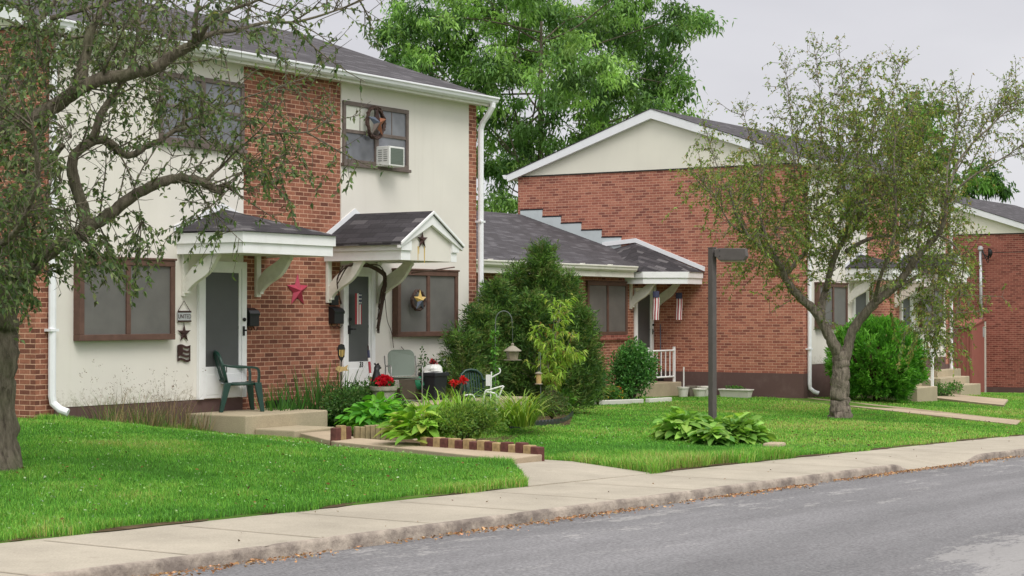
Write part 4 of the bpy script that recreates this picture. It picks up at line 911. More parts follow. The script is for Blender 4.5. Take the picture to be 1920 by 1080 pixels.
# young light green peach-leaved tree
st = MB(); b = BG(1040, 768, .1); Zy = float((b-CAM)@CF); my = []
for x1, y1, x2, y2 in ((1020, 690, 1010, 610), (1030, 690, 1040, 590), (1035, 690, 1052, 565), (1045, 700, 1075, 620), (1030, 700, 1022, 640), (1042, 690, 1070, 660), (1040, 640, 1056, 580)):
    my.append(catmull([b, atZ((1040+x1)/2, 730, Zy), atZ(x1, y1, Zy+r3.normal(0, .15)), atZ(x2, y2, Zy+r3.normal(0, .2))], 5))
tw = []
for q in my:
    st.tube(q, [.016*(1-.7*i/(len(q)-1)) for i in range(len(q))], 6); tw += shoots(q, 16, .15, .45, .2, 1., .38)
for q in tw: st.tube(q[::2], [.004, .003, .002], 3, False)
t = thing('young_tree', b, 'slender young tree with yellow green willow-like leaves in front of the spruce', 'tree')
st.build('trunk', M['bark2'], t, smooth=True)
V, F, T = cat([leaves_on(tw, 58, .115, .027, [(146, 182, 68), (164, 196, 82), (128, 166, 62), (172, 188, 84)], .1, .35, r3, .15, .6), leaves_on(my, 30, .11, .024, [(128, 172, 60), (150, 120, 70)], .45, .3, r3, .15, .6), leaves_on(shoots(my[0], 6, .2, .4, .2, 1, .6), 30, .09, .022, [(170, 104, 70), (150, 96, 66)], .1, .35, r3)])
np_obj('crown', V, F, M['leaf'], T, t)
# hostas round the lamp post
HC = [(126, 168, 72), (142, 184, 82), (108, 150, 64), (156, 194, 94), (114, 158, 72)]
LP = np.array(G(1336, 815))
for (px, py, R0, H, n), lab in zip(((1283, 826, .50, .48, 330), (1384, 830, .48, .42, 300), (1335, 834, .34, .30, 110)), ('large green hosta clump just left of the lamp post', 'large green hosta clump just right of the lamp post', 'small green hosta at the foot of the lamp post between two larger clumps')):
    b = np.array(G(px, py)); b[2] = gz(b[0], b[1]); plant('hosta', b, [broad(b, n, .21, .135, R0, H, HC, r3)], lab, 'plant', 'hostas round the lamp post')
# garden bed in front of doors 31 and 33
b = BG(708, 800); plant('hosta', b, [broad(b, 230, .22, .115, .62, .36, [(88, 158, 48), (104, 172, 56), (76, 136, 44), (120, 184, 66)], r3), broad(b+np.array([.7, .45, 0]), 130, .22, .115, .5, .44, [(96, 164, 50), (120, 184, 60)], r3)], 'bright green hosta clump behind the weathered edging by door 33', 'plant')
b = BG(782, 826); plant('hosta', b, [broad(b, 170, .24, .14, .50, .46, [(140, 184, 66), (156, 196, 78), (122, 168, 60), (168, 180, 80)], r3)], 'yellow green hosta drooping over the corner of the path', 'plant')
st = MB(); b = np.array([22.15, -.95, .02]); plant('leafy_shrub', b, [bush(b, 1.05, .62, .72, 8000, .06, .022, [(72, 112, 54), (86, 128, 60), (64, 100, 50), (104, 132, 74)], r3, 34, twigs=st), bush(b+np.array([-.35, -.85, -.02]), .55, .4, .5, 2600, .06, .024, [(84, 126, 58), (98, 142, 64), (70, 108, 52)], r3, 16, twigs=st)], 'low tangled green shrub below the brick panel beside the porch', 'shrub', stems=st)
b = np.array(onY(533, 770, -.55)); b[2] = gz(b[0], b[1]); plant('iris_clump', b, [blades(b+np.array([.1*k, .05*math.sin(k*2), 0]), 20, .74, .03, .5, [(70, 122, 52), (86, 138, 60), (60, 104, 50)], .45, r3, arch=.5) for k in range(-2, 4)], 'upright sword-leaved clump between the porch slab and the vent', 'plant')
b = np.array(onY(600, 768, -.6)); b[2] = gz(b[0], b[1]); plant('iris_clump', b, [blades(b+np.array([.16*k, .06*math.sin(k*2), 0]), 22, .95, .024, .5, [(74, 116, 52), (90, 132, 60), (64, 100, 50)], .4, r3, arch=.5) for k in range(-2, 5)], 'row of tall narrow leaves standing against the brick panel below the red star', 'plant')
st = MB(); b = BG(868, 824); plant('leafy_shrub', b, [bush(b, .85, .45, .50, 9000, .048, .016, [(116, 148, 62), (96, 132, 54), (132, 156, 72), (82, 116, 50)], r3, 30, twigs=st), blades(b+np.array([.3, .1, 0]), 60, .42, .018, .8, [(130, 168, 66), (150, 178, 80)], .6, r3)], 'feathery yellow green shrub behind the striped block edging', 'shrub', stems=st)
b = BG(968, 798); plant('daylily', b, [blades(b+np.array([.12*math.cos(k*2.1), .12*math.sin(k*2.1), 0])*1.4, 44, .80, .026, .9, [(140, 172, 64), (122, 160, 58), (164, 180, 84), (108, 146, 56)], .75, r3, arch=1.9, segs=6) for k in range(6)], 'arching yellow green daylily clump right of the white chair frame', 'plant')
b = BG(842, 796); plant('daylily', b, [blades(b+np.array([.22*(k-3), .1*math.sin(k*3), 0]), 34, .66, .026, .9, [(132, 176, 62), (116, 164, 56), (150, 188, 76)], .7, r3, arch=1.6) for k in range(7)], 'wide clump of light green strap leaves in front of the black bin', 'plant')
st = MB(); b = BG(1035, 785, .08); plant('leafy_shrub', b, [bush(b, .34, .34, .5, 3200, .038, .015, [(74, 98, 52), (88, 112, 62), (62, 84, 46), (104, 96, 66)], r3, 16, twigs=st)], 'small brownish green shrub inside the scalloped edging', 'shrub', stems=st)
st = MB(); b = BG(1066, 765, .08); plant('leafy_shrub', b, [bush(b, .22, .22, .42, 500, .09, .03, [(110, 164, 62), (128, 178, 72), (94, 146, 56)], r3, 9, twigs=st)], 'light green leafy shoots at the foot of the young tree', 'shrub', stems=st)
st = MB(); b = np.array(onY(826, 740, -.35)); b[2] = .33; plant('climbing_plant', b, [bush(b, .12, .12, .75, 420, .06, .03, [(66, 104, 52), (82, 120, 60), (56, 90, 48)], r3, 9, twigs=st), bush(b+np.array([-.35, .1, 0]), .1, .1, .95, 320, .06, .03, [(66, 104, 52), (82, 120, 60)], r3, 8, twigs=st)], 'thin leafy vine stems climbing the cream wall behind the bin', 'vine', stems=st)
st = MB(); b = np.array(onY(1770, 728, -1.6)); b[2] = gz(b[0], b[1]); plant('leafy_shrub', b, [bush(b, .7, .5, .55, 900, .08, .03, GR, r3, 12, twigs=st)], 'low green plants beside the concrete steps of the second house', 'shrub', stems=st)
# dry weeds along the cream wall (uncountable)
DW, D2 = [], []
for k in range(66):
    x = R_.uniform(17.15, 19.1); y = R_.uniform(-.75, -.1); b = (x, y, float(gz(x, y)))
    dry = R_.random() < .75
    D2.append(blades(b, 9, R_.uniform(.25, .6), .008, .8, [(140, 122, 92), (158, 140, 104), (112, 104, 76)] if dry else [(88, 128, 58), (104, 140, 66)], .6, r3, arch=.7))
for k in range(26):
    x = R_.uniform(17.2, 19.3); y = R_.uniform(-.5, -.1); z = float(gz(x, y)); h_ = R_.uniform(.4, .95); P = np.array([(x+.05*i*R_.uniform(-.5, 1), y, z+h_*i/12) for i in range(5, 13)]); n = 26
    D2.append(blades((x, y, z), 1, h_*1.05, .008, .2, [(128, 112, 88)], .3, r3, arch=.25))
    q = P[r3.integers(3, 8, n)]+r3.normal(0, .018, (n, 3)); D2.append(kites(q, rdir(n, r3)+np.array([0, 0, .5]), .022, .010, tints(n, [(134, 112, 92), (110, 96, 76)], .15, r3), 0, r3))
V, F, T = cat(D2); tag(np_obj('dry_grass', V, F, M['blade'], T), 'tall dry weeds and seed heads along the cream wall left of door 31', 'weeds', kind='stuff')
# ------------------------------------------------------------------ small things
def multi(name, pairs, parent=None, origin=None, smooth=False, bevel=0):
    m = MB(); idx = []
    for b, mat in pairs: m.add(b.v, b.f); idx += [len(idx) and 0]*0+[pairs.index((b, mat))]*len(b.f)
    o = m.build(name, [p[1] for p in pairs], parent, smooth, bevel, origin); o.data.polygons.foreach_set('material_index', idx); return o
def star(m, c, R, depth, rin=.42, tilt=0., back=True):
    """raised five-pointed star facing -Y"""
    V = [(c[0], c[1]-depth, c[2])]
    for k in range(10):
        a = math.pi/2+tilt+k*math.pi/5; r = R if k % 2 == 0 else R*rin; V.append((c[0]+r*math.cos(a), c[1], c[2]+r*math.sin(a)))
    m.add(V, [(0, 1+(k+1) % 10, 1+k) for k in range(10)]+[tuple(range(1, 11))]); return m
m = MB(); c = onY(558, 545, -.012); star(m, c, .27, .075)
tag(m.build('wall_star', M['redstar']), 'large faded red metal star on the brick between doors 31 and 33', 'star', 'wall stars')
c = onY(792, 450, -1.535); m = MB(); star(m, (c[0], c[1], c[2]), .15, .035, .36)
t = thing('pediment_star', c, 'small dark rusty star on the white pediment above door 33', 'star'); m.build('star', M['rust'], t)
m = MB()
for s, w, l in ((-.085, .012, .22), (.085, .014, .26), (-.06, .008, .12)): m.prism([(-w, -.10), (w, -.10), (w*.6, -.10-l), (-w*.6, -.10-l)], lambda u, v, a: (c[0]+s+u, a, c[2]+v), -1.5135, -1.5125)
m.build('rust_stain', M['rustrun'], t)
def mailbox(x, z, w, h, d, label, y=-.0, holder=False):
    t = thing('mailbox', (x, y, z), label, 'mailbox', 'black mailboxes by the doors'); m = MB()
    m.prism([(0, 0), (-d, 0), (-d, h*.72), (-d*.8, h*.86), (0, h)], lambda u, v, a: (x+a, y+u, z+v), -w/2, w/2); m.build('box', M['black'], t, bevel=.008)
    m = MB(); m.prism([(-d-.006, h*.60), (-d-.012, h*.72), (-d*.8, h*.89), (.0, h*1.03), (0, h*1.005), (-d*.8, h*.865), (-d-.002, h*.715), (-d-.0005, h*.60)], lambda u, v, a: (x+a, y+u, z+v), -w/2-.008, w/2+.008); m.build('lid', M['blackplastic'], t)
    m = MB()
    for s in (-1, 1): m.tube([(x+s*w*.3, y-.02, z), (x+s*w*.3, y-.05, z-.05), (x+s*w*.3, y-d*.8, z-.06), (x+s*w*.3, y-d, z-.02)], .006, 6)
    m.build('paper_hook', M['black'], t)
    if holder: m = MB(); m.box(x-w*.42, x+w*.35, y-.05, y, z+h*1.1, z+h*1.1+.16); m.build('back_plate', M['black'], t, bevel=.004)
c = onY(473, 612, -.06); mailbox(c[0], c[2], .21, .27, .11, 'small black mailbox on the brick beside door 31')
c = onY(630, 607, -.06); mailbox(c[0], c[2], .24, .27, .13, 'wide black mailbox with a dark plate above it beside door 33', holder=True)
# hanging plaque with star and waving flag
c = onY(345, 590, -.04); X, Y, Zc = c
t = thing('hanging_sign', (X, Y, Zc), 'grey hanging plaque reading UNITED with a star and a cut-out flag below it', 'sign')
m = MB(); w = .135; m.box(X-w, X+w, Y-.012, Y+.008, Zc-.10, Zc+.055); m.build('plaque', M['galv'], t, bevel=.004)
m = MB(); m.box(X-w-.003, X+w+.003, Y-.016, Y-.0121, Zc+.03, Zc+.056); m.box(X-w-.003, X+w+.003, Y-.016, Y-.0121, Zc-.105, Zc-.082); m.build('plaque_trim', M['rust'], t)
text('lettering', 'UNITED', .088, M['rust'], t, front(X, Y-.013, Zc-.028), .002, .86)
m = MB(); m.tube([(X-w*.9, Y, Zc+.055), (X, Y, Zc+.20), (X+w*.9, Y, Zc+.055)], .005, 5); m.tube([(X, Y, Zc-.1), (X, Y, Zc-.15)], .004, 5); m.build('hanger', M['rust'], t)
m = MB(); star(m, (X, Y-.004, Zc-.27), .145, .02, .36); m.build('star', M['rust'], t)
m = MB(); zz = Zc-.44
wv = lambda u: .016*math.sin(u*2*math.pi)
for k in range(4):
    for i in range(10):
        a, b = -.13+.026*i, -.13+.026*(i+1); za, zb = zz-.065*k+wv(i/10), zz-.065*k+wv((i+1)/10)
        m.add([(X+a, Y-.006, za), (X+b, Y-.006, zb), (X+b, Y-.006, zb-.034), (X+a, Y-.006, za-.034), (X+a, Y+.004, za), (X+b, Y+.004, zb), (X+b, Y+.004, zb-.034), (X+a, Y+.004, za-.034)], [(3,2,1,0),(4,5,6,7),(0,1,5,4),(2,3,7,6),(0,4,7,3),(1,2,6,5)])
m.box(X-.13, X-.03, Y-.010, Y-.0062, zz-.12, zz); m.box(X+.112, X+.13, Y-.005, Y+.003, zz-.2, zz-.02); m.box(X-.13, X-.112, Y-.0050, Y+.003, zz-.2, zz-.02)
m.build('flag', M['rust'], t)
# star wreath on the window of door 33, wreath above
def wreath(c, R0, label, star_cols, squash=1.):
    t = thing('wreath', c, label, 'wreath', 'grapevine wreaths with a star'); m = MB()
    for k in range(12):
        ph = R_.uniform(0, 6.28); pts = []
        for i in range(21):
            a = i/20*2*math.pi+ph; rr = R0*(1+.06*math.sin(3*a+ph))*R_.uniform(.95, 1.05); pts.append((c[0]+rr*math.cos(a), c[1]+R_.uniform(-.03, .03), c[2]+rr*math.sin(a)*squash))
        m.tube(pts, .013, 5)
    m.build('ring', M['wicker'], t)
    m0 = MB(); star(m0, (c[0], c[1]-.04, c[2]), R0*1.12, .06, .42); pr = []
    for k in range(5):
        b = MB(); b.v = list(m0.v); b.f = [m0.f[2*k], m0.f[(2*k+9) % 10]]; pr.append((b, star_cols[k]))
    multi('star', pr, t)
c = onY(784, 563, -.215); wreath(c, .165, 'vine wreath with a gold and blue star on the screened window beside door 33', [M['gold'], M['gold'], M['bluegrey'], M['bluegrey'], M['tan']])
c = onY(704, 230, -.12); wreath(c, .225, 'vine wreath with a faded red star on the upper window over the air conditioner', [M['rust'], M['bluegrey'], M['browngrey'], M['terracotta'], M['terracotta']], 1.12)
# air conditioner
zt_ = onY(745, 275, -.33)[2]; x0, zb_ = onY(705, 295, -.055)[0], onY(745, 312, -.33)[2]; x1 = x0+.42
t = thing('air_conditioner', ((x0+x1)/2, -.25, zb_), 'white window air conditioner jutting from the upper right window', 'air conditioner')
m = MB(); m.box(x0, x1, -.33, -.0555, zb_, zt_); m.build('casing', M['whiteplastic'], t, bevel=.01)
m = MB(); m.box(x0+.035, x1-.035, -.3335, -.3305, zb_+.03, zt_-.03)
for k in range(11): zz = zb_+.04+k*(zt_-zb_-.08)/10; m.box(x0+.04, x1-.04, -.338, -.3336, zz-.003, zz+.004)
m.build('coil_grille', M['chairgrey'], t)
m = MB()
for q in (-.29, -.18):
    for k in range(6): zz = zb_+.08+k*.035; m.box(x0-.003, x0-.0003, q, q+.08, zz, zz+.012)
m.build('side_vent', M['steel'], t)
# flags
def windsock(x, y, zt_, w, h, label):
    t = thing('striped_flag', (x, y, zt_), label, 'flag', 'striped flags under the porch roofs'); pr = []; n = 14
    for nm, mats in (('cloth', (M['red'], M['cloth'])),):
        A, B, Cc = MB(), MB(), MB(); r = w/2
        for k in range(n):
            a0, a1 = 2*math.pi*k/n, 2*math.pi*(k+1)/n
            for z0, z1 in ((.22, .5), (.5, .78), (.78, 1.)):
                f = lambda a, z: (x+r*(1-.12*z)*math.cos(a)+.02*math.sin(z*5), y+r*math.sin(a), zt_-h*z)
                (A if k % 2 else B).add([f(a0, z0), f(a1, z0), f(a1, z1), f(a0, z1)], [(0, 1, 2, 3)])
            g = lambda a, z: (x+r*math.cos(a), y+r*math.sin(a), zt_-h*z)
            Cc.add([g(a0, 0), g(a1, 0), g(a1, .22), g(a0, .22)], [(0, 1, 2, 3)])
        multi('cloth', [(A, M['red']), (B, M['cloth']), (Cc, M['navy'])], t)
    m = MB(); m.tube([(x, y, zt_+.09), (x, y, zt_+.03)], .004, 5); m.tube([(x-r, y, zt_), (x, y, zt_+.04), (x+r, y, zt_)], .004, 5); m.build('hanger', M['steel'], t)
c = onY(1230, 546, 3.0); windsock(c[0], c[1], c[2], .16, .70, 'striped flag sleeve hanging by the left bracket of the corner porch')
c = onX(1273, 549, 40.55); windsock(c[0], c[1], c[2], .17, .68, 'striped flag sleeve hanging close to the brick end wall')
c = onY(672, 550, -.16); x, y, z = c; t = thing('striped_flag', c, 'narrow flag banner with white stars hanging on the dark screen of door 33', 'flag', 'striped flags under the porch roofs')
w, h = .165, .50; A, B, Cc, Dd = MB(), MB(), MB(), MB()
for k, (a, b, z0, z1) in enumerate(((0, .28, 0, 1), (.28, .5, 0, 1), (.5, 1., 0, .36), (.5, .64, .36, 1), (.64, .84, .36, 1), (.84, 1, .36, 1))):
    (A if k in (0, 3, 5) else B if k in (1, 4) else Cc).box(x-w/2+w*a, x-w/2+w*b, y-.004, y+.004, z-h*z1, z-h*z0)
for i in range(2):
    for j in range(3): star(Dd, (x-w/2+w*(.63+.24*i), y-.0045, z-h*(.06+.12*j)), .022, .002)
multi('cloth', [(A, M['red']), (B, M['cloth']), (Cc, M['navy']), (Dd, M['cloth'])], t)
# dead vine under the gabled canopy and a brown rod
m = MB(); cz_ = 2.55
for k in range(20):
    s = R_.uniform(-.05, .05); pts = [onY(640+R_.uniform(-3, 3), 570, -.15), onY(632, 530+R_.uniform(-8, 8), -.3), onY(648+R_.uniform(-6, 6), 499, -.5), onY(680+R_.uniform(-8, 8), 496+R_.uniform(-3, 4), -.55), onY(708+R_.uniform(-4, 4), 503+R_.uniform(-5, 6), -.45), onY(722+R_.uniform(-4, 4), 520+R_.uniform(-6, 6), -.3), onY(718+R_.uniform(-4, 4), 550+R_.uniform(-8, 8), -.2), onY(710+R_.uniform(-4, 4), R_.uniform(575, 632), -.12)]
    i0 = R_.choice([0, 1, 2, 3, 3]); m.tube(catmull(pts[i0:], 4), R_.uniform(.005, .011), 5)
q = [onY(722, 560, -.09), onY(726, 600, -.07), onY(734, 622, -.06), onY(738, 652, -.06)]; m.tube(catmull(q, 4), .006, 5)
q = [onY(752, 650, -.05), onY(765, 665, -.05), onY(772, 685, -.05)]; m.tube(catmull(q, 4), .006, 5)
tag(m.build('dead_vine', M['wicker'], smooth=True), 'tangle of bare brown vine stems hanging under the gabled porch roof', 'vine')
m = MB(); m.tube([onY(772, 512, -1.0), onY(852, 501, -1.0)], .011, 8); tag(m.build('wooden_rod', M['brown']), 'thin brown rod sticking out sideways below the pediment', 'rod')
# stakes and figures by door 33
c = onY(640, 660, -.75); x, y, z = c; g0 = float(gz(x, y))
t = thing('garden_stake', (x, y, g0), 'black shield with yellow stripes on a garden stake by the brick panel', 'garden stake')
A = MB(); A.prism([(-.085, .05), (-.06, .11), (.0, .125), (.06, .11), (.085, .05), (.07, -.07), (0, -.15), (-.07, -.07)], lambda u, v, a: (x+u, y+a, z+v), -.008, .008)
B = MB()
for k in range(4): B.box(x-.062+k*.036, x-.046+k*.036, y-.0105, y-.0081, z-.085+abs(k-1.5)*.02, z+.035)
multi('shield', [(A, M['black']), (B, M['gold'])], t)
m = MB(); m.box(x-.008, x+.008, y-.004, y+.010, g0-.1, z-.10); m.build('stake', M['rust'], t)
m = MB(); zz = onY(640, 692, y)[2]; m.prism([(-.14, .02), (-.08, .05), (.06, .03), (.15, .06), (.12, .01), (.16, -.03), (.04, -.03), (-.08, -.05), (-.11, -.02), (-.15, -.01)], lambda u, v, a: (x+u, y+a, zz+v), -.014, -.0045); m.build('carved_bird', M['tan'], t)
m = MB(); p0, p1 = onY(697, 737, -.55), onY(690, 648, -.45); m.tube([p0, p1], .011, 8); p = np.array
A, B, Cc = MB(), MB(), MB()
for k in range(9):
    a, b = p0+(p1-p0)*(.18+.08*k), p0+(p1-p0)*(.18+.08*(k+1)); (A if k < 4 and k != 2 else B if k == 2 or k == 6 else Cc if k > 6 else A).tube([a, b], .021, 8)
t = thing('rolled_flag', p0, 'rolled red and white flag on a thin pole leaning beside door 33', 'flag'); m.build('pole', M['rust'], t); multi('cloth', [(A, M['red']), (B, M['cloth']), (Cc, M['navy'])], t)
PZ = .33
def onpatio(px, py, Y, z=PZ): q = onY(px, py, Y); return np.array([q[0], Y, z])
c = onpatio(719, 750, -1.45); x, y, z = c
t = thing('flower_urn', c, 'wide stone urn of bright red flowers in front of the grey metal chair', 'planter'); m = MB()
m.lathe(c, [(.13, 0), (.15, .03), (.17, .22), (.205, .25), (.215, .31), (.19, .31), (.18, .27)], 20); m.build('urn', M['planter'], t, smooth=False)
m = MB(); m.lathe((x, y, z+.26), [(.185, 0), (.12, .02), (.01, .03)], 16); m.build('earth', M['earth'], t)
V, F, T = cat([bush(np.array([x, y, z+.28]), .2, .16, .12, 260, .07, .05, [(52, 92, 44), (70, 112, 52)], r3, 8)]); np_obj('foliage', V, F, M['leaf'], T, t)
V, F, T = cat([bush(np.array([x, y, z+.30]), .17, .15, .17, 360, .05, .045, [(200, 24, 44), (216, 40, 58), (176, 18, 36)], r3, 14)]); np_obj('blossom', V, F, M['leaf'], T, t)
c = onY(707, 722, -1.30); x, y, z = c; zg_ = z-.02; m = MB()
m.tube([(x-.03, y, z-.03), (x-.03, y, z+.04), (x-.015, y, z+.15), (x-.012, y, z+.22), (x+.0, y, z+.27)], [.055, .075, .062, .042, .05], 12); m.ball((x+.01, y, z+.275), .050, 12, (1.1, .9, 1)); m.tube([(x+.03, y, z+.268), (x+.085, y, z+.262)], [.028, .018], 8)
for s in (-1, 1): m.ball((x-.015, y+s*.03, z+.325), .017, 8)
m.tube([(x+.01, y-.05, z+.15), (x+.07, y-.06, z+.11), (x+.115, y-.05, z+.125), (x+.13, y-.05, z+.155)], [.022, .017, .013, .012], 8); m.tube([(x-.05, y, z+.0), (x-.12, y, z+.01), (x-.15, y, z+.04)], [.02, .013, .006], 6)
m.lathe((x-.03, y, PZ), [(.05, 0), (.055, z-PZ-.0), (.02, z-PZ+.01)], 10)
tag(m.build('animal_figurine', M['black'], smooth=True), 'black upright animal figurine with a raised paw behind the red flowers', 'figurine')
c = onpatio(687, 744, -.95); x, y, z = c; t = thing('watering_can', c, 'dark blue watering can on the patio below the number 33', 'watering can'); m = MB()
m.lathe(c, [(.085, 0), (.10, .03), (.095, .12), (.06, .15)], 16); m.build('body', M['blackplastic'], t, smooth=True)
m = MB(); m.tube([(x-.08, y, z+.04), (x-.15, y, z+.1), (x-.18, y, z+.15)], [.02, .014, .014], 8); m.build('spout', M['blackplastic'], t); m = MB(); m.tube([(x-.03, y, z+.15), (x+.0, y, z+.22), (x+.03, y, z+.15)], .011, 8); m.build('handle', M['blackplastic'], t)
# grey metal lawn chair
def rounded(w, h, r, n=5):
    pts = []
    for cx, cy, a0 in ((w/2-r, h/2-r, 0), (-w/2+r, h/2-r, 90), (-w/2+r, -h/2+r, 180), (w/2-r, -h/2+r, 270)):
        for k in range(n+1): a = math.radians(a0+90*k/n); pts.append((cx+r*math.cos(a), cy+r*math.sin(a)))
    return pts
def place(o, loc, rz, k=1.): o.location = [float(v) for v in loc]; o.rotation_euler = (0, 0, rz); o.scale = (k, k, k)
def steel_chair(loc, rz, label):
    t = thing('metal_chair', (0, 0, 0), label, 'chair'); w = .48     # local: faces -y
    m = MB(); pts = rounded(w, .46, .11); m.prism(pts, lambda u, v, a: (u, .20+.16*(v+.23)+a-.04*math.cos(u*5), .68+v), -.008, .008); m.build('backrest', M['chairgrey'], t, smooth=False, bevel=.004)
    m = MB(); m.prism(rounded(w, .46, .08), lambda u, v, a: (u, v-.03, .43-.05*v+a+.05*(u*2)**2*.4), -.009, .009); m.build('seat', M['chairgrey'], t, bevel=.004)
    for s in (-1, 1):
        m = MB(); x = s*(w/2+.035)
        m.tube([(x, .34, .80), (x, .27, .64), (x, .24, .62), (x, -.22, .64), (x, -.27, .60), (x, -.25, .3), (x, -.24, .02), (x, -.20, .012), (x, .3, .012)], .013, 8); m.tube([(x, -.24, .40), (x, .24, .40), (x, .26, .62)], .011, 8); m.build('side_frame', M['steel'], t, smooth=True)
    m = MB(); m.tube([(-w/2-.035, .3, .012), (w/2+.035, .3, .012)], .013, 8); m.tube([(-w/2-.03, .2, .40), (w/2+.03, .2, .40)], .011, 8); m.tube([(-w/2-.03, -.2, .41), (w/2+.03, -.2, .41)], .011, 8); m.build('stretcher', M['steel'], t, smooth=True)
    place(t, loc, rz, .92); return t
c = onpatio(757, 748, -.95); steel_chair(c, math.radians(-42), 'grey green metal lawn chair with a rounded back on the patio at door 33')
def plastic_chair(loc, rz, label, size=1.):
    t = thing('plastic_chair', (0, 0, 0), label, 'chair', 'dark green plastic garden chairs'); P = M['greenplastic']     # local: faces +x
    m = MB(); n = 8
    V = [(.24-.47*i/n+0, (-.21+.42*j/n)*(1-.10*i/n), .425-.03*math.sin(math.pi*i/n)*(1-abs(2*j/n-1)**3)-.015*i/n) for i in range(n+1) for j in range(n+1)]
    m.add(V+[(x, y, z-.012) for x, y, z in V], [(i*(n+1)+j, i*(n+1)+j+1, (i+1)*(n+1)+j+1, (i+1)*(n+1)+j) for i in range(n) for j in range(n)]+[((n+1)**2+i*(n+1)+j, (n+1)**2+(i+1)*(n+1)+j, (n+1)**2+(i+1)*(n+1)+j+1, (n+1)**2+i*(n+1)+j+1) for i in range(n) for j in range(n)])
    m.tube([(.24, -.21, .41), (.255, 0, .405), (.24, .21, .41)], .018, 8); m.tube([(.24, -.215, .405), (-.22, -.195, .40)], .018, 8); m.tube([(.24, .215, .405), (-.22, .195, .40)], .018, 8)
    m.build('seat', P, t, smooth=True)
    m = MB(); bx = lambda z: -.22-.26*(z-.41)     # leaning back
    arc = [(-.205, .41), (-.225, .55), (-.225, .68), (-.19, .79), (-.11, .855), (0, .875), (.11, .855), (.19, .79), (.225, .68), (.225, .55), (.205, .41)]
    m.tube([(bx(z), y, z) for y, z in arc], .026, 8)
    for k in range(7):
        y = -.15+.05*k; zt = .86-.55*y*y*2.2; w = .0195; cv = -.03*(1-(y/.2)**2)
        m.add([(bx(z)+cv*min(1, (z-.41)*4)+d, y+e*(.7+.3*(z-.4)/.45), z) for d in (0, -.008) for z in (.42, .56, .70, zt) for e in (-w, w)], [(0,1,3,2),(2,3,5,4),(4,5,7,6),(8,10,11,9),(10,12,13,11),(12,14,15,13)]+[(0,2,10,8),(2,4,12,10),(4,6,14,12),(1,9,11,3),(3,11,13,5),(5,13,15,7)])
    m.tube([(bx(.46), -.2, .46), (bx(.46)-.03, 0, .46), (bx(.46), .2, .46)], .016, 6); m.build('backrest', P, t, smooth=True)
    for s in (-1, 1):
        m = MB(); y = s*.255
        q = catmull([(bx(.70)-.0, s*.225, .69), (-.17, y, .665), (0, y*1.03, .655), (.15, y*1.03, .65), (.225, y, .63), (.25, y*.97, .56), (.245, s*.235, .42)], 3)
        for k in range(len(q)-1): m.obox((q[k]+q[k+1])/2, (q[k+1]-q[k])*.54, (0, .030, 0), unit(np.cross(q[k+1]-q[k], np.array([0, 1., 0])))*.016)
        m.build('armrest', P, t, bevel=.005)
        for xt, xb, yb in ((.235, .295, .27), (-.215, -.32, .25)):
            m = MB(); yt = s*.225
            a, b = np.array([xt, yt, .43]), np.array([xb, s*yb, 0.]); V = []
            for p, wx, wy in ((a, .052, .036), (a*.5+b*.5, .040, .032), (b, .027, .024)): V += [(p[0]-wx, p[1]-wy, p[2]), (p[0]+wx, p[1]-wy, p[2]), (p[0]+wx, p[1]+wy, p[2]), (p[0]-wx, p[1]+wy, p[2])]
            m.add(V, [(0,1,5,4),(1,2,6,5),(2,3,7,6),(3,0,4,7),(4,5,9,8),(5,6,10,9),(6,7,11,10),(7,4,8,11),(0,3,2,1),(8,9,10,11)]); m.build('leg', P, t, bevel=.005)
    place(t, loc, rz, size); return t
c = CAM+ray(446, 771)*((.31-CAM[2])/ray(446, 771)[2]); plastic_chair((c[0], c[1], .311), math.radians(-33), 'dark green plastic armchair alone on the porch of door 31')
b = np.array(onY(893, 760, -1.75)); plastic_chair((b[0], b[1], float(gz(b[0], b[1]))+.06), math.radians(-128), 'dark green plastic chair half hidden by lily leaves beside the black bin', .86)
# bins and pots on the patio
c = onpatio(778, 748, -.42); t = thing('storage_bin', c, 'taupe plastic storage bin behind the grey metal chair', 'bin'); m = MB(); x, y, z = c
m.add([(x+sx*w, y+sy*w*.8, z+h) for w, h in ((.19, 0), (.225, .34)) for sx, sy in ((-1,-1),(1,-1),(1,1),(-1,1))], [(0,3,2,1),(4,5,6,7),(0,1,5,4),(1,2,6,5),(2,3,7,6),(3,0,4,7)]); m.build('tub', M['taupe'], t, bevel=.02)
m = MB(); m.box(x-.24, x+.24, y-.2, y+.2, z+.341, z+.375); m.build('lid', M['taupe'], t, bevel=.012)
c = onY(786, 718, -.72); m = MB()
for k in range(5): m.tube([(c[0]+(.10-.012*k)*math.cos(a), c[1]-.012*k+.01*math.sin(a*3), c[2]+(.10-.012*k)*math.sin(a)) for a in np.linspace(0, 6.283, 25)], .011, 6)
m.tube([(c[0]+.09, c[1], c[2]-.04), (c[0]+.1, c[1], PZ+.012), (c[0]+.02, c[1]-.08, PZ+.012)], .011, 6)
tag(m.build('garden_hose', plain('green_hose', lin(40, 120, 84), .4), smooth=True), 'small coil of green garden hose between the metal chair and the black bin', 'hose')
c = onpatio(813, 748, -.85); x, y, z = c; t = thing('waste_bin', c, 'black square waste bin with a white bag in its top', 'bin'); m = MB(); hb = .44
m.add([(x+sx*w, y+sy*w*.85, z+h) for w, h in ((.155, 0), (.185, hb)) for sx, sy in ((-1,-1),(1,-1),(1,1),(-1,1))], [(0,3,2,1),(4,5,6,7),(0,1,5,4),(1,2,6,5),(2,3,7,6),(3,0,4,7)]); m.build('tub', M['blackplastic'], t, bevel=.015)
m = MB(); m.box(x-.2, x+.2, y-.175, y+.175, z+hb-.05, z+hb+.012); m.build('rim', M['blackplastic'], t, bevel=.012)
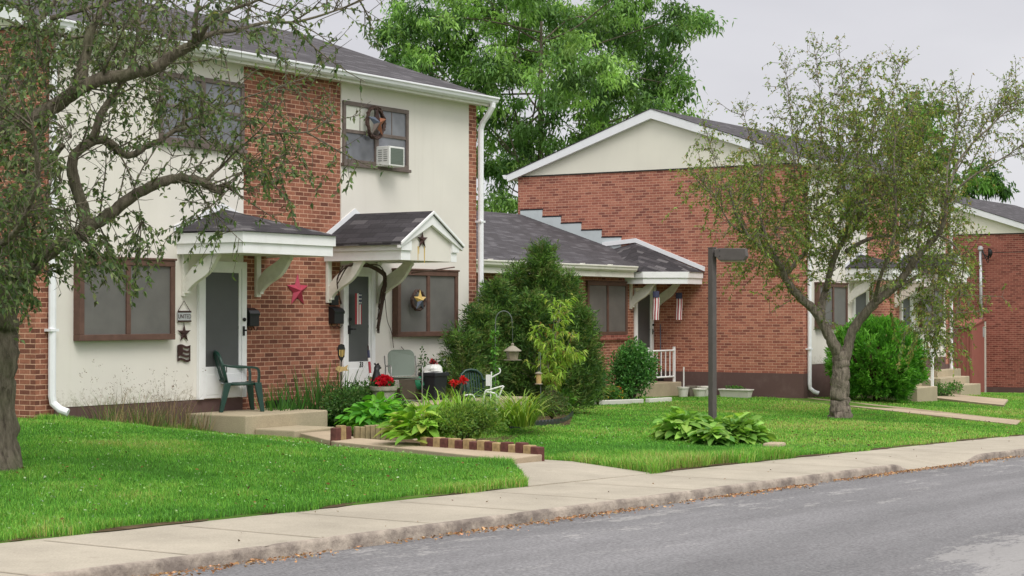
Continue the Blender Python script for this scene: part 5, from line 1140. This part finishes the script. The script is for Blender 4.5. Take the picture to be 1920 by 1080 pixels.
m = MB(); n = 16; V, F = [], []
for i in range(6):
    for k in range(n):
        a = 2*math.pi*k/n; rr = (.175, .178, .165, .13, .08, .02)[i]*(1+.10*math.sin(a*3+i)+R_.uniform(-.05, .05)); V.append((x+rr*math.cos(a), y+rr*.85*math.sin(a), z+hb+(.013, .04, .085, .12, .14, .15)[i]+R_.uniform(-.01, .01)*(i > 0)))
for i in range(5):
    for k in range(n): F.append((i*n+k, i*n+(k+1) % n, (i+1)*n+(k+1) % n, (i+1)*n+k))
m.add(V, F+[tuple(range(5*n, 6*n))]); tag(m.build('plastic_bag', M['whiteplastic']), 'crumpled white plastic bag bulging out of the black bin', 'bag')
V, F, T = cat([bush(np.array([x+.02, y, z+hb+.145]), .09, .06, .08, 120, .05, .03, [(196, 40, 56), (150, 60, 60), (90, 60, 56)], r3, 5)]); tag(np_obj('flower_bunch', V, F, M['leaf'], T, origin=(x, y, z+hb+.14)), 'bunch of red flowers lying on the white bag', 'flowers')
c = np.array(onY(858, 752, -1.75)); c[2] = float(gz(c[0], c[1]))+.02; x, y, z = c; t = thing('flower_pot', c, 'terracotta pot with two tall red blossoms beside the black bin', 'flower pot'); m = MB()
m.lathe(c, [(.10, 0), (.135, .20), (.15, .20), (.155, .26), (.135, .26), (.13, .22)], 18); m.build('pot', M['terracotta'], t)
m = MB(); p1, p2 = onY(850, 716, y), onY(868, 712, y)
for q in (p1, p2): m.tube([(x, y, z+.2), (q[0]*.6+x*.4, y, z+.35), tuple(q)], .008, 6)
m.build('stem', M['twig'], t)
for q in (p1, p2):
    V, F, T = cat([bush(np.array(q)-np.array([0, 0, .06]), .06, .055, .10, 70, .05, .04, [(206, 36, 40), (224, 62, 52), (186, 28, 36)], r3, 6)]); np_obj('blossom', V, F, M['leaf'], T, t)
V, F, T = cat([blades(c+np.array([0, 0, .22]), 26, .34, .022, .7, [(132, 164, 70), (150, 170, 84)], .5, r3)]); np_obj('foliage', V, F, M['leaf'], T, t)
# white tube chair, hook stake
b = BG(925, 792); x, y, z = b; Zc = float((b-CAM)@CF)
t = thing('folding_chair', b, 'white tubular folding chair frame standing in the lilies', 'chair'); q = lambda px, py, dz=0: atZ(px, py, Zc+dz)
m = MB(); m.tube(catmull([q(900, 785), q(906, 755), q(910, 734), q(918, 731), q(943, 724), q(941, 730), q(933, 752), q(929, 778)], 3), .013, 7); m.build('side_frame', M['whiteplastic'], t, smooth=True)
m = MB(); m.tube(catmull([q(912, 735, .4), q(925, 737, .4), q(931, 742, .4), q(932, 770, .4), q(928, 785, .4)], 3), .013, 7); m.tube(catmull([q(870, 742, .5), q(884, 740, .5), q(890, 748, .5), q(892, 775, .5)], 3), .013, 7); m.build('side_frame', M['whiteplastic'], t, smooth=True)
m = MB()
for k in range(4): m.tube([q(904+3*k, 770+3*k), q(924+2*k, 776+2*k, .4)], .010, 6)
m.tube([q(901, 783), q(928, 783, .4)], .012, 6); m.build('seat_rail', M['whiteplastic'], t, smooth=True)
b = BG(919, 788); t = thing('hook_stake', b, 'thin white stake with a hook at its top beside the tube chair', 'stake'); Zc = float((b-CAM)@CF); m = MB()
m.tube([b-np.array([0, 0, .1]), q(920, 740), q(921.5, 697)], .010, 7); m.build('post', M['whiteplastic'], t); m = MB(); m.tube(catmull([q(921, 708), q(930, 703), q(937, 699), q(938, 693), q(935, 691)], 3), .010, 7); m.build('hook', M['whiteplastic'], t)
m = MB(); a = q(916.5, 713, .25); m.obox(a, CR*.045, CF*.012, (0, 0, .085)); tag(m.build('paper_sheet', M['whiteplastic']), 'small white board standing behind the hook stake', 'board')
# bird feeder on a shepherd's crook
b = BG(929, 778); Zc = float((b-CAM)@CF); t = thing('shepherd_hook', b, 'grey shepherd hook with a curved top and a vine on its stem', 'hook'); m = MB()
m.tube([b-np.array([0, 0, .15]), q(929, 700), q(928.5, 640), q(929, 605)]+[q(944.5-15.5*math.cos(a), 602-19*math.sin(a)) for a in np.linspace(.15, 3.0, 10)]+[q(960.5, 612)], .0085, 7); m.build('rod', M['hook'], t, smooth=True)
P = np.array([q(R_.gauss(927, 3.5), R_.uniform(618, 745)) for _ in range(170)]); V, F, T = kites(P, rdir(170, r3)-np.array([0, 0, .3]), .075, .034, tints(170, [(96, 148, 58), (112, 164, 64), (82, 130, 52)], .15, r3)); np_obj('vine', V, F, M['leaf'], T, t)
c = q(961, 676); t = thing('bird_feeder', c, 'taupe lantern shaped bird feeder hanging from the shepherd hook', 'bird feeder'); s = Zc/FPX
m = MB(); m.lathe(c, [(16*s, 0), (17*s, 1.2*s), (16*s, 1.6*s), (1*s, 1.7*s)], 20); m.build('tray', M['feeder'], t)
m = MB(); m.lathe((c[0], c[1], c[2]+1.8*s), [(9.5*s, 0), (10*s, 2*s), (12.5*s, 16*s)], 6); m.build('body', plain('feeder_glass', lin(150,140,120), .3, .2), t)
m = MB(); m.lathe((c[0], c[1], c[2]+17.5*s), [(15*s, -.5*s), (17*s, 0), (16.5*s, 1.5*s), (11*s, 5*s), (6*s, 9*s), (3*s, 10*s), (2.2*s, 11*s), (3*s, 12.5*s), (2.6*s, 14.5*s), (.5*s, 15.5*s)], 20); m.build('roof', M['feeder'], t, smooth=False)
m = MB(); m.tube([c+np.array([0, 0, 32*s]), c+np.array([0, 0, 64*s])], .003, 4); m.build('hanger', M['hook'], t)
b = BG(1010, 770); Zc = float((b-CAM)@CF); c = q(1010, 721); s = Zc/FPX; t = thing('suet_feeder', c, 'small tan feeder with flat caps hanging on a thin pole by the young tree', 'bird feeder')
m = MB(); m.lathe((c[0], c[1], c[2]+2*s), [(5*s, 0), (5*s, 18*s)], 12); m.build('body', M['tan'], t); m = MB(); m.lathe(c, [(7*s, 0), (7.5*s, 1*s), (6.5*s, 2*s)], 12); m.lathe((c[0], c[1], c[2]+20*s), [(7*s, 0), (7*s, 1.5*s), (2*s, 4*s)], 12); m.build('cap', M['feeder'], t)
m = MB(); m.tube([c+np.array([0, 0, 24*s]), c+np.array([0, 0, 60*s])], .003, 4); m.tube([q(1013, 662), c+np.array([0, 0, 60*s])], .006, 5); m.tube([q(1014, 768), q(1013, 662)], .008, 6); m.build('pole', M['hook'], t)
# striped block edging
def blocks(name, pix, n, h, th, mats, labels, group, jit=.02):
    A, B = BG(*pix[0], .08), BG(*pix[1], .08); d = unit(B[:2]-A[:2]); nrm = np.array([d[1], -d[0]]); w = np.linalg.norm(B[:2]-A[:2])/n
    for k in range(n):
        p = A[:2]+d*w*(k+.5)+nrm*R_.uniform(-.012, .012); z = .085; hh = h*R_.uniform(.85, 1.15); m = MB(); lean = R_.uniform(-.06, .06)
        ax = np.array([*d, lean*.5]); m.obox((p[0], p[1], z+hh/2-.06), tuple(ax*w*.47), (nrm[0]*th/2, nrm[1]*th/2, 0), (lean*.08*d[0], lean*.08*d[1], hh/2+.06))
        o = m.build(name, M[mats[k % len(mats)]], bevel=.01); tag(o, labels[k % len(labels)], 'edging block', group)
blocks('edging_block', ((792, 837), (1017, 856)), 16, .125, .11, ['blocktan', 'blockred'], ['tan block standing in the striped row along the path edge', 'maroon block standing in the striped row along the path edge'], 'striped edging blocks along the path')
blocks('edging_block', ((624, 826), (654, 823)), 3, .17, .10, ['blockred', 'blocktan', 'blockred'], ['maroon block at the side of the lower porch step', 'tan block between two maroon ones at the porch step', 'maroon block at the side of the lower porch step'], 'edging blocks by the porch step')
blocks('edging_block', ((664, 822), (750, 820)), 9, .15, .10, ['blockgrey'], ['weathered grey brown block below the hosta beside door 33'], 'weathered edging blocks')
# scalloped black edging
t = None; pts = [G(*p) for p in ((955, 806), (985, 803), (1010, 800), (1035, 798), (1055, 795), (1068, 788), (1074, 780))]
c = catmull(pts, 4); t = thing('lawn_edging', pts[3], 'low black scalloped edging curving round the daylily bed', 'edging')
for k in range(len(c)-1):
    a, b = c[k], c[k+1]; m = MB(); u = unit(b-a); h = .10; L = np.linalg.norm(b-a); pf = [(L*(.5-.5*math.cos(math.pi*i/8)), h*.35+h*.65*math.sin(math.pi*i/8)) for i in range(9)]
    n_ = np.array([u[1], -u[0], 0])*.012; m.prism([(0, -.08)]+pf+[(L, -.08)], lambda q_, v, e_: tuple(a+u*q_+np.array([0, 0, v])+n_*e_), -1, 1); m.build('scallop', M['blackplastic'], t)
# white timbers, pots and trough by the corner porch
for (p, q2, lab) in (((1112, 740), (1203, 733), 'long white painted timber edging the bed below the link window'), ((1214, 729), (1256, 726), 'short white painted timber in front of the corner porch')):
    a, b = np.array(G(*p)), np.array(G(*q2)); pa, pb_ = onY(p[0], p[1], 1.7), onY(q2[0], q2[1], 1.7)
    pa[2] = gz(pa[0], pa[1]); pb_[2] = gz(pb_[0], pb_[1]); u = unit(pb_-pa); m = MB(); m.obox((pa+pb_)/2+np.array([0, 0, .03]), tuple((pb_-pa)/2), (-u[1]*.06, u[0]*.06, 0), (0, 0, .07)); tag(m.build('timber', M['dirtyplastic'], bevel=.015), lab, 'timber')
def pot(name, px, py, X_, w0, w1, h, label, mat='dirtyplastic', n=18, z=None, rim=True):
    c = onX(px, py, X_); zz = float(gz(c[0], c[1])) if z is None else z; c = (c[0], c[1], zz); t = thing(name, c, label, 'flower pot', 'pots by the brick end wall'); m = MB()
    m.lathe(c, [(w0, 0), (w1*.96, h*.82), (w1*1.06, h*.84), (w1*1.08, h), (w1*.95, h), (w1*.92, h*.9)], n); m.build('pot', M[mat], t); m = MB(); m.lathe((c[0], c[1], c[2]+h*.88), [(w1*.93, 0), (.01, .01)], n); m.build('earth', M['earth'], t); return t
pot('bucket', 1281, 726, 40.2, .11, .145, .24, 'small white bucket with a brush handle standing up in it')
c = onX(1282, 722, 40.2); m = MB(); m.tube([(c[0], c[1], gz(c[0], c[1])+.1), onX(1282, 688, 40.25)], .018, 7); tag(m.build('brush_handle', M['whiteplastic']), 'white brush handle sticking out of the small bucket', 'brush')
pot('flower_pot', 1312, 734, 40.0, .12, .17, .22, 'white round pot on the grass just left of the lamp post')
pot('flower_pot', 1299, 716, 40.55, .15, .21, .26, 'greyish square pot against the wall behind the bucket', 'taupe', 4)
pot('flower_pot', 1323, 714, 40.5, .15, .21, .26, 'greyish round pot against the wall behind the lamp post', 'dirtyplastic')
a, b = onX(1352, 741, 40.45), onX(1408, 745, 40.45); a[2] = b[2] = float(gz(a[0], (a[1]+b[1])/2)); t = thing('window_box', (a+b)/2, 'long white planter trough at the foot of the brick end wall', 'planter'); m = MB(); y0_, y1_ = b[1], a[1]
m.add([(40.45+sx*w, (y0_+y1_)/2+sy*l, a[2]+h) for w, l, h in ((.10, (y1_-y0_)/2-.04, 0), (.14, (y1_-y0_)/2, .21)) for sx, sy in ((-1,-1),(1,-1),(1,1),(-1,1))], [(0,3,2,1),(0,1,5,4),(1,2,6,5),(2,3,7,6),(3,0,4,7),(4,5,6,7)]); m.box(40.45-.155, 40.45+.155, y0_-.015, y1_+.015, a[2]+.18, a[2]+.212); m.build('trough', M['dirtyplastic'], t, bevel=.006)
V, F, T = cat([bush(np.array([40.45, (y0_+y1_)/2, a[2]+.20]), .1, .4, .09, 300, .05, .02, GR, r3, 10)]); np_obj('foliage', V, F, M['leaf'], T, t)
p0, p1 = onX(1239, 694, 40.75), onX(1238, 608, 40.82); p0[2] = .03; t = thing('broom', p0, 'dark handled broom leaning against the brick end wall behind the railing', 'broom'); m = MB(); m.tube([p0+np.array([0, 0, .15]), p1], .014, 7); m.build('handle', M['bluegrey'], t); m = MB(); m.box(p0[0]-.12, p0[0]+.12, p0[1]-.03, p0[1]+.03, p0[2], p0[2]+.17); m.build('brush', M['black'], t, bevel=.02)
# lamp post
x, y = float(LP[0]), float(LP[1]); z = float(gz(x, y)); Zl = float((LP-CAM)@CF); s = Zl/FPX; top = float(atZ(1336, 465, Zl)[2]); w = .047; ca = math.radians(-14)
t = thing('lamp_post', (x, y, z), 'square brown grey lamp post with a box head rising from the hostas', 'lamp post'); U1 = np.array([math.cos(ca), math.sin(ca), 0]); U2 = np.array([-U1[1], U1[0], 0])
m = MB(); m.obox((x, y, (top+z-.2)/2), tuple(U1*w), tuple(U2*w), (0, 0, (top-z+.2)/2)); m.build('post', M['pole'], t, bevel=.006)
m = MB(); m.obox((x, y, top+.006), tuple(U1*(w+.004)), tuple(U2*(w+.004)), (0, 0, .006)); m.build('post_cap', M['pole'], t)
h0 = np.array([x, y, top-.085]); L1 = 64*s; dirh = unit(CR*.95-CF*.30); sdh = np.array([-dirh[1], dirh[0], 0]); m = MB()
def hb(u, v, a): return tuple(h0+dirh*u+np.array([0, 0, v])+sdh*a)
m.prism([(w*1.2, -.045), (.09, -.06), (.12, -.105), (L1-.02, -.105), (L1+.02, -.04), (L1, .075), (.12, .08), (w*1.2, .06)], hb, -.115, .115); m.build('lamp_head', M['pole'], t, bevel=.008)
m = MB(); m.obox(h0+dirh*(L1*.60)-np.array([0, 0, .113]), tuple(dirh*L1*.33), tuple(sdh*.095), (0, 0, .012)); m.build('lens', plain('lamp_lens', lin(160,150,132), .3, .15), t, bevel=.005)
m = MB()
for u in (-.04, .04): m.ball(h0+dirh*.135+sdh*-.117+np.array([0, 0, u]), .008, 8)
m.build('bolt', M['black'], t)
# second house: railing, steps
X2 = 47.3
a = onY(1738, 744, -2.0); g0 = float(gz(a[0], -2.0))
st1 = thing('concrete_steps', (a[0], -1.2, g0), 'concrete steps with white railing between the round bush and the canopy', 'steps')
pA, pB, pC = onY(1758, 742, -2.3), onY(1727, 742, -2.3), onY(1758, 724, -2.3)
for k, (zt_, yy) in enumerate(((pC[2], -2.3), (pC[2]+.19, -1.9), (pC[2]+.38, -1.5), (pC[2]+.57, -1.1))):
    m = MB(); m.box(pB[0]-.25, pA[0], yy, -.02 if k == 3 else yy+.42, g0-.4, zt_); m.build('step', M['porch'], st1, bevel=.015)
rx = pA[0]-.1
t = thing('railing', (rx, -1.6, pC[2]), 'white sloping stair railing beside the round green bush', 'railing')
for yy, zz in ((-2.2, pC[2]), (-.9, pC[2]+.57)):
    m = MB(); m.box(rx-.03, rx+.03, yy-.03, yy+.03, zz-.02, zz+.95); m.build('post', M['white'], t, bevel=.004)
m = MB(); m.tube([(rx, -2.2, pC[2]+.90), (rx, -.9, pC[2]+1.42)], .022, 8); m.tube([(rx, -2.2, pC[2]+.14), (rx, -.9, pC[2]+.66)], .018, 8); m.build('rail', M['white'], t)
for k in range(1, 6):
    f = k/6; m = MB(); m.tube([(rx, -2.2+1.3*f, pC[2]+.14+.52*f), (rx, -2.2+1.3*f, pC[2]+.9+.52*f)], .011, 6); m.build('baluster', M['white'], t)
# far steps near the shed
q0 = onY(1802, 690, -.6); st2 = thing('concrete_steps', (q0[0], -.6, q0[2]), 'bare concrete steps leading to the last house in front of the red brown shed', 'steps')
for (xa, xb, yt, yb_, Yp) in ((1757, 1802, 691, 706, -.3), (1764, 1818, 705, 722, -.75), (1802, 1839, 719, 736, -1.2)):
    a, b, c2 = onY(xa, yb_, Yp), onY(xb, yb_, Yp), onY(xb, yt, Yp); m = MB(); m.box(a[0], b[0], Yp, Yp+.9, a[2]-.5, c2[2]); m.build('step', M['porch'], st2, bevel=.015)
# shed, mast and cable on the end wall of the last house
a, b = onX(1790, 708, 58.7), onX(1832, 716, 59.99); zt_ = onX(1832, 600, 59.95)[2]; zl_ = onX(1795, 612, 58.7)[2]
y1_, y0_ = a[1]+.15, onX(1823, 712, 58.7)[1]; zg_ = float(gz(59, 1))-.05
t = thing('shed', (59.4, (y0_+y1_)/2, zg_), 'red brown board shed built against the last brick end wall', 'shed'); m = MB()
m.add([(58.7, y0_, zg_), (59.985, y0_, zg_), (59.985, y1_, zg_), (58.7, y1_, zg_), (58.7, y0_, zl_), (59.985, y0_, zt_), (59.985, y1_, zt_), (58.7, y1_, zl_)], [(0,3,2,1),(4,5,6,7),(0,1,5,4),(1,2,6,5),(2,3,7,6),(3,0,4,7)]); m.build('wall', M['shedred'], t)
m = MB()
for k in range(1, 5): yy = y0_+(y1_-y0_)*k/5; m.box(58.68, 58.70, yy-.03, yy+.03, zg_, zl_-.02)
m.box(58.675, 58.70, y0_-.005, y0_+.07, zg_, zl_); m.build('batten', M['shedred'], t)
m = MB(); sl_ = (zt_-zl_)/1.285; m.prism([(58.60, zl_-.1*sl_+.004), (59.984, zt_+.004), (59.984, zt_+.05), (58.60, zl_-.1*sl_+.05)], lambda u, v, a: (u, a, v), y0_-.05, y1_+.05); m.build('roof', M['shedred'], t)
m = MB(); m.box(59.93, 59.986, y0_-.045, y0_-.001, zg_, zt_-.05); m.build('corner_trim', M['dirtyplastic'], t)
p0, p1 = onX(1840, 628, 59.9), onX(1838.5, 470, 59.9); t = thing('service_mast', p0, 'grey electric conduit with a weatherhead on the last brick end wall', 'electric mast')
m = MB(); m.tube([p0, (p0[0], p1[1], p1[2])], .055, 10); m.build('conduit', M['galv'], t, smooth=True); m = MB(); m.box(59.78, 59.995, p0[1]-.11, p0[1]+.11, p0[2]-.08, p0[2]+.28); m.box(59.85, 59.99, p0[1]+.11, p0[1]+.3, p0[2]-.04, p0[2]+.04); m.build('meter_box', M['galv'], t, bevel=.02)
m = MB(); m.lathe((p0[0], p1[1], p1[2]), [(.07, 0), (.10, .04), (.09, .12), (.03, .16)], 12); m.build('weatherhead', M['galv'], t)
m = MB(); e0 = onX(1857, 474, 59.7)
for k in range(4): m.tube(catmull([(p0[0], p1[1]-.06, p1[2]+.05), (p0[0]-.15, p1[1]-.16-.05*k, p1[2]-.12-.10*k), e0+np.array([0, .02*k, -.15+.1*k]), e0], 4), .016, 6)
m.ball(e0, .09, 10, (.8, .8, 1.5)); m.build('service_loop', M['black'], t)
for zz in (.8, 1.9): m = MB(); m.box(59.86, 59.995, p0[1]-.07, p0[1]+.07, p0[2]+zz, p0[2]+zz+.05); m.build('clamp', M['galv'], t)
m = MB(); e1 = np.array([57., -16., e0[2]+1.2]); m.tube(catmull([e0, e0*.67+e1*.33-np.array([0, 0, .35]), e0*.33+e1*.67-np.array([0, 0, .3]), e1], 6), .012, 6); tag(m.build('power_cable', M['black'], smooth=True), 'black overhead cable running from the electric mast towards the street', 'cable')
# ------------------------------------------------------------------ grass, litter
def inside(poly, X, Y):
    r = np.zeros(X.shape, bool); n = len(poly)
    for i in range(n):
        (x0, y0), (x1, y1) = poly[i][:2], poly[(i+1) % n][:2]; c = ((y0 > Y) != (y1 > Y)) & (X < (x1-x0)*(Y-y0)/((y1-y0) if y1 != y0 else 1e-9)+x0); r ^= c
    return r
def vnoise(X, Y, f, seed):
    r = np.random.default_rng(seed); t = r.random((64, 64)); u, v = X*f, Y*f; i, j = np.floor(u).astype(int), np.floor(v).astype(int); a, b = u-i, v-j; a = a*a*(3-2*a); b = b*b*(3-2*b); g = lambda p, q: t[p % 64, q % 64]
    return (g(i, j)*(1-a)+g(i+1, j)*a)*(1-b)+(g(i, j+1)*(1-a)+g(i+1, j+1)*a)*b
PORCH = [[(19.3, -1.16), (21.17, -1.16), (21.17, 0), (19.3, 0)], [(19.48, -1.9), (20.44, -1.9), (20.44, -1.1), (19.48, -1.1)], [(22.6, -1.55), (26.1, -1.55), (26.1, 0), (22.6, 0)]]
MASK = [PATH1, APRON, BRANCH, WALK2, WALK3]+PORCH+[[(38.9, 2.3), (40.9, 2.3), (40.9, 4.2), (38.9, 4.2)]]
r5 = np.random.default_rng(55)
def field(n0, xr, yr):
    X = r5.uniform(*xr, n0); Y = r5.uniform(*yr, n0); P = np.c_[X, Y, gz(X, Y)]; d = P-CAM; Zd = d@CF; px = 960+FPX*(d@CR)/Zd; py = 540-FPX*(d@CU)/Zd
    ok = (Zd > 6) & (px > -1000) & (px < 2900) & (py < 1140)
    edge = YS1+.05*np.sin(X*2.1)+.04*np.sin(X*5.3+1)
    ok &= Y > edge
    ok &= ~((Y > -.02) & (X > 16.45) & (X < 26.78)) & ~((Y > YL-.02) & (X > 26) & (X < 41)) & ~((Y > -.02) & (X > 40.88))
    for m_ in MASK: ok &= ~inside(m_, X, Y)
    keep = r5.random(n0) < np.clip((17./np.maximum(Zd, 1))**1.25, 0, 1); ok &= keep
    return X[ok], Y[ok], Zd[ok]
def grass(n0, xr, yr):
    X, Y, Zd = field(n0, xr, yr); n = len(X); Zg = gz(X, Y); sc = np.clip(Zd/17., .85, 2.6)
    tall = np.clip((X-16.2)/.6, 0, 1)*np.clip((21.6-X)/.8, 0, 1)*np.clip((-5.0-Y)/2.2, 0, 1)       # unmown bank towards the pavement
    lf = (X < 16.5) | (Y < -3)
    n1, n2 = vnoise(X, Y, .55, 1), vnoise(X, Y, 2.3, 2); near_edge = np.exp(-((Y-YS1)/.16)**2)
    near_path = np.clip(1-np.hypot(X-18.0, (Y+5.0)*.45)/1.9, 0, 1); H = (.036+.030*n2+.016*n1)*(1-.62*near_path)*(1+1.3*tall+.25*near_edge)*r5.uniform(.55, 1.25, n); H = np.where((X > 21.9) & (Y < 2), H*.72, H)
    wall = np.clip(1-np.abs(Y+.25)/.5, 0, 1)*((X > 16.4) & (X < 26.6)); H = H*(1+1.0*wall)
    az = r5.uniform(0, 2*math.pi, n); lean = r5.uniform(.1, .95, n); d = np.stack([np.cos(az), np.sin(az), np.zeros(n)], 1); W_ = .0025*sc*r5.uniform(.7, 1.4, n)
    base = np.c_[X, Y, Zg-.008]; sd_ = np.stack([-np.sin(az), np.cos(az), np.zeros(n)], 1)*W_[:, None]; mid = base+d*(H*lean*.35)[:, None]+np.c_[np.zeros(n), np.zeros(n), H*.62]; tip = base+d*(H*lean)[:, None]+np.c_[np.zeros(n), np.zeros(n), H*(1.05-.25*lean)]
    V = np.stack([base-sd_, base+sd_, mid+sd_*.75, tip, mid-sd_*.75], 1).reshape(-1, 3); i = np.arange(n)[:, None]*5
    F4 = np.concatenate([i+np.array([[0, 1, 2, 4]]), i+np.array([[4, 2, 3, 3]])])
    cols = np.array([lin(*c)[:3] for c in ((80, 132, 48), (96, 150, 56), (70, 114, 46), (114, 164, 64), (134, 162, 78), (154, 150, 94))]); pr = r5.random(n)+(n1-.5)*.8+(n2-.5)*.45
    yel = np.clip((X-21.5)/3, 0, 1)*.22; k = np.digitize(pr+yel, [.22, .50, .70, .92, 1.16]); k = np.clip(k, 0, 5); k = np.take(np.array([2, 0, 1, 3, 4, 5]), k)
    T = cols[k]*(1+r5.normal(0, .22, (n, 1)))*(1+r5.normal(0, .06, (n, 3))); T = np.clip(T*np.where(X < 21.5, 1.3, 1.38)[:, None], .004, 1)
    return V, i, np.repeat(T, 5, 0), n
def grass_obj(name, n0, xr, yr, label):
    V, i, T, n = grass(n0, xr, yr); q = (i+np.array([[0, 1, 2, 4]])).ravel(); t3 = (i+np.array([[4, 2, 3]])).ravel(); me = bpy.data.meshes.new(name); me.vertices.add(len(V)); me.vertices.foreach_set('co', V.astype(np.float32).ravel())
    li = np.concatenate([q, t3]).astype(np.int32); me.loops.add(len(li)); me.loops.foreach_set('vertex_index', li); me.polygons.add(2*n)
    me.polygons.foreach_set('loop_start', np.concatenate([np.arange(n)*4, 4*n+np.arange(n)*3]).astype(np.int32)); me.polygons.foreach_set('loop_total', np.concatenate([np.full(n, 4), np.full(n, 3)]).astype(np.int32)); me.update(calc_edges=True)
    a = me.color_attributes.new('tint', 'FLOAT_COLOR', 'POINT'); a.data.foreach_set('color', np.c_[T, np.ones(len(T))].astype(np.float32).ravel()); me.materials.append(M['blade'])
    o = bpy.data.objects.new(name, me); COL.objects.link(o); tag(o, label, 'grass', kind='stuff'); print(name, n); return o
grass_obj('grass', 1700000, (2, 23), (-8.9, 1.5), 'short bright green grass of the front lawn')
grass_obj('grass', 1200000, (23, 58), (-9.0, 4.2), 'mown grass of the lawn round the lamp post and the crab apple')
# dead leaves: in the lawn, on the pavement, along the kerb
def litter(name, pos, L, cols, label, kind='stuff', up=.012, flat=.9):
    n = len(pos); D = rdir(n, r5); D[:, 2] *= 1-flat; V, F, T = kites(pos+np.array([0, 0, up]), D, L*r5.uniform(.6, 1.4, n), L*.5*r5.uniform(.6, 1.3, n), tints(n, cols, .2, r5), -.12, r5, .3)
    return tag(np_obj(name, V, F, M['dry'], T), label, 'leaves', kind=kind)
n = 6500; X = 7+33*r5.random(n)**.9; X = X[vnoise(X, X*0+1., 1.1, 7)+r5.normal(0, .15, len(X)) > .42]; n = len(X); Y = YK0-.0-np.abs(r5.normal(0, .085, n)); litter('fallen_leaves', np.c_[X, Y, zw(X)-.080], .030, [(184, 140, 104), (158, 116, 84), (206, 166, 124), (128, 98, 74)], 'brown fallen leaves gathered in the gutter along the kerb')
X, Y, Zd = field(5200, (6, 45), (-8.8, 1.)); k = r5.random(len(X)) < np.where(X > 22, 1., .28); X, Y = X[k], Y[k]; litter('fallen_leaves', np.c_[X, Y, gz(X, Y)+.04], .036, [(116, 86, 58), (92, 70, 50), (140, 108, 70)], 'scattered small dead leaves lying in the lawn grass')
X = r5.uniform(8, 30, 34); Y = r5.uniform(YK1, YS1-.1, 34); litter('fallen_leaves', np.c_[X, Y, zw(X)+.004], .026, [(138, 116, 90), (110, 94, 74)], 'a few dry leaves and twigs scattered on the pavement', up=.006)
X, Y, Zd = field(2600, (7, 24), (-8.8, -1.)); litter('clover', np.c_[X, Y, gz(X, Y)+.05], .028, [(170, 190, 150), (150, 186, 120), (128, 176, 92)], 'pale clover leaves dotted through the front lawn', up=.0, flat=.7)
m = MB(); c = G(1452, 838); m.obox((c[0], c[1], c[2]-.0), (.17, .02, 0), (-.01, .12, 0), (0, 0, .06)); tag(m.build('kerb_stone', M['path'], bevel=.03), 'short concrete stub at the corner of the unmown grass by the pavement', 'stone')
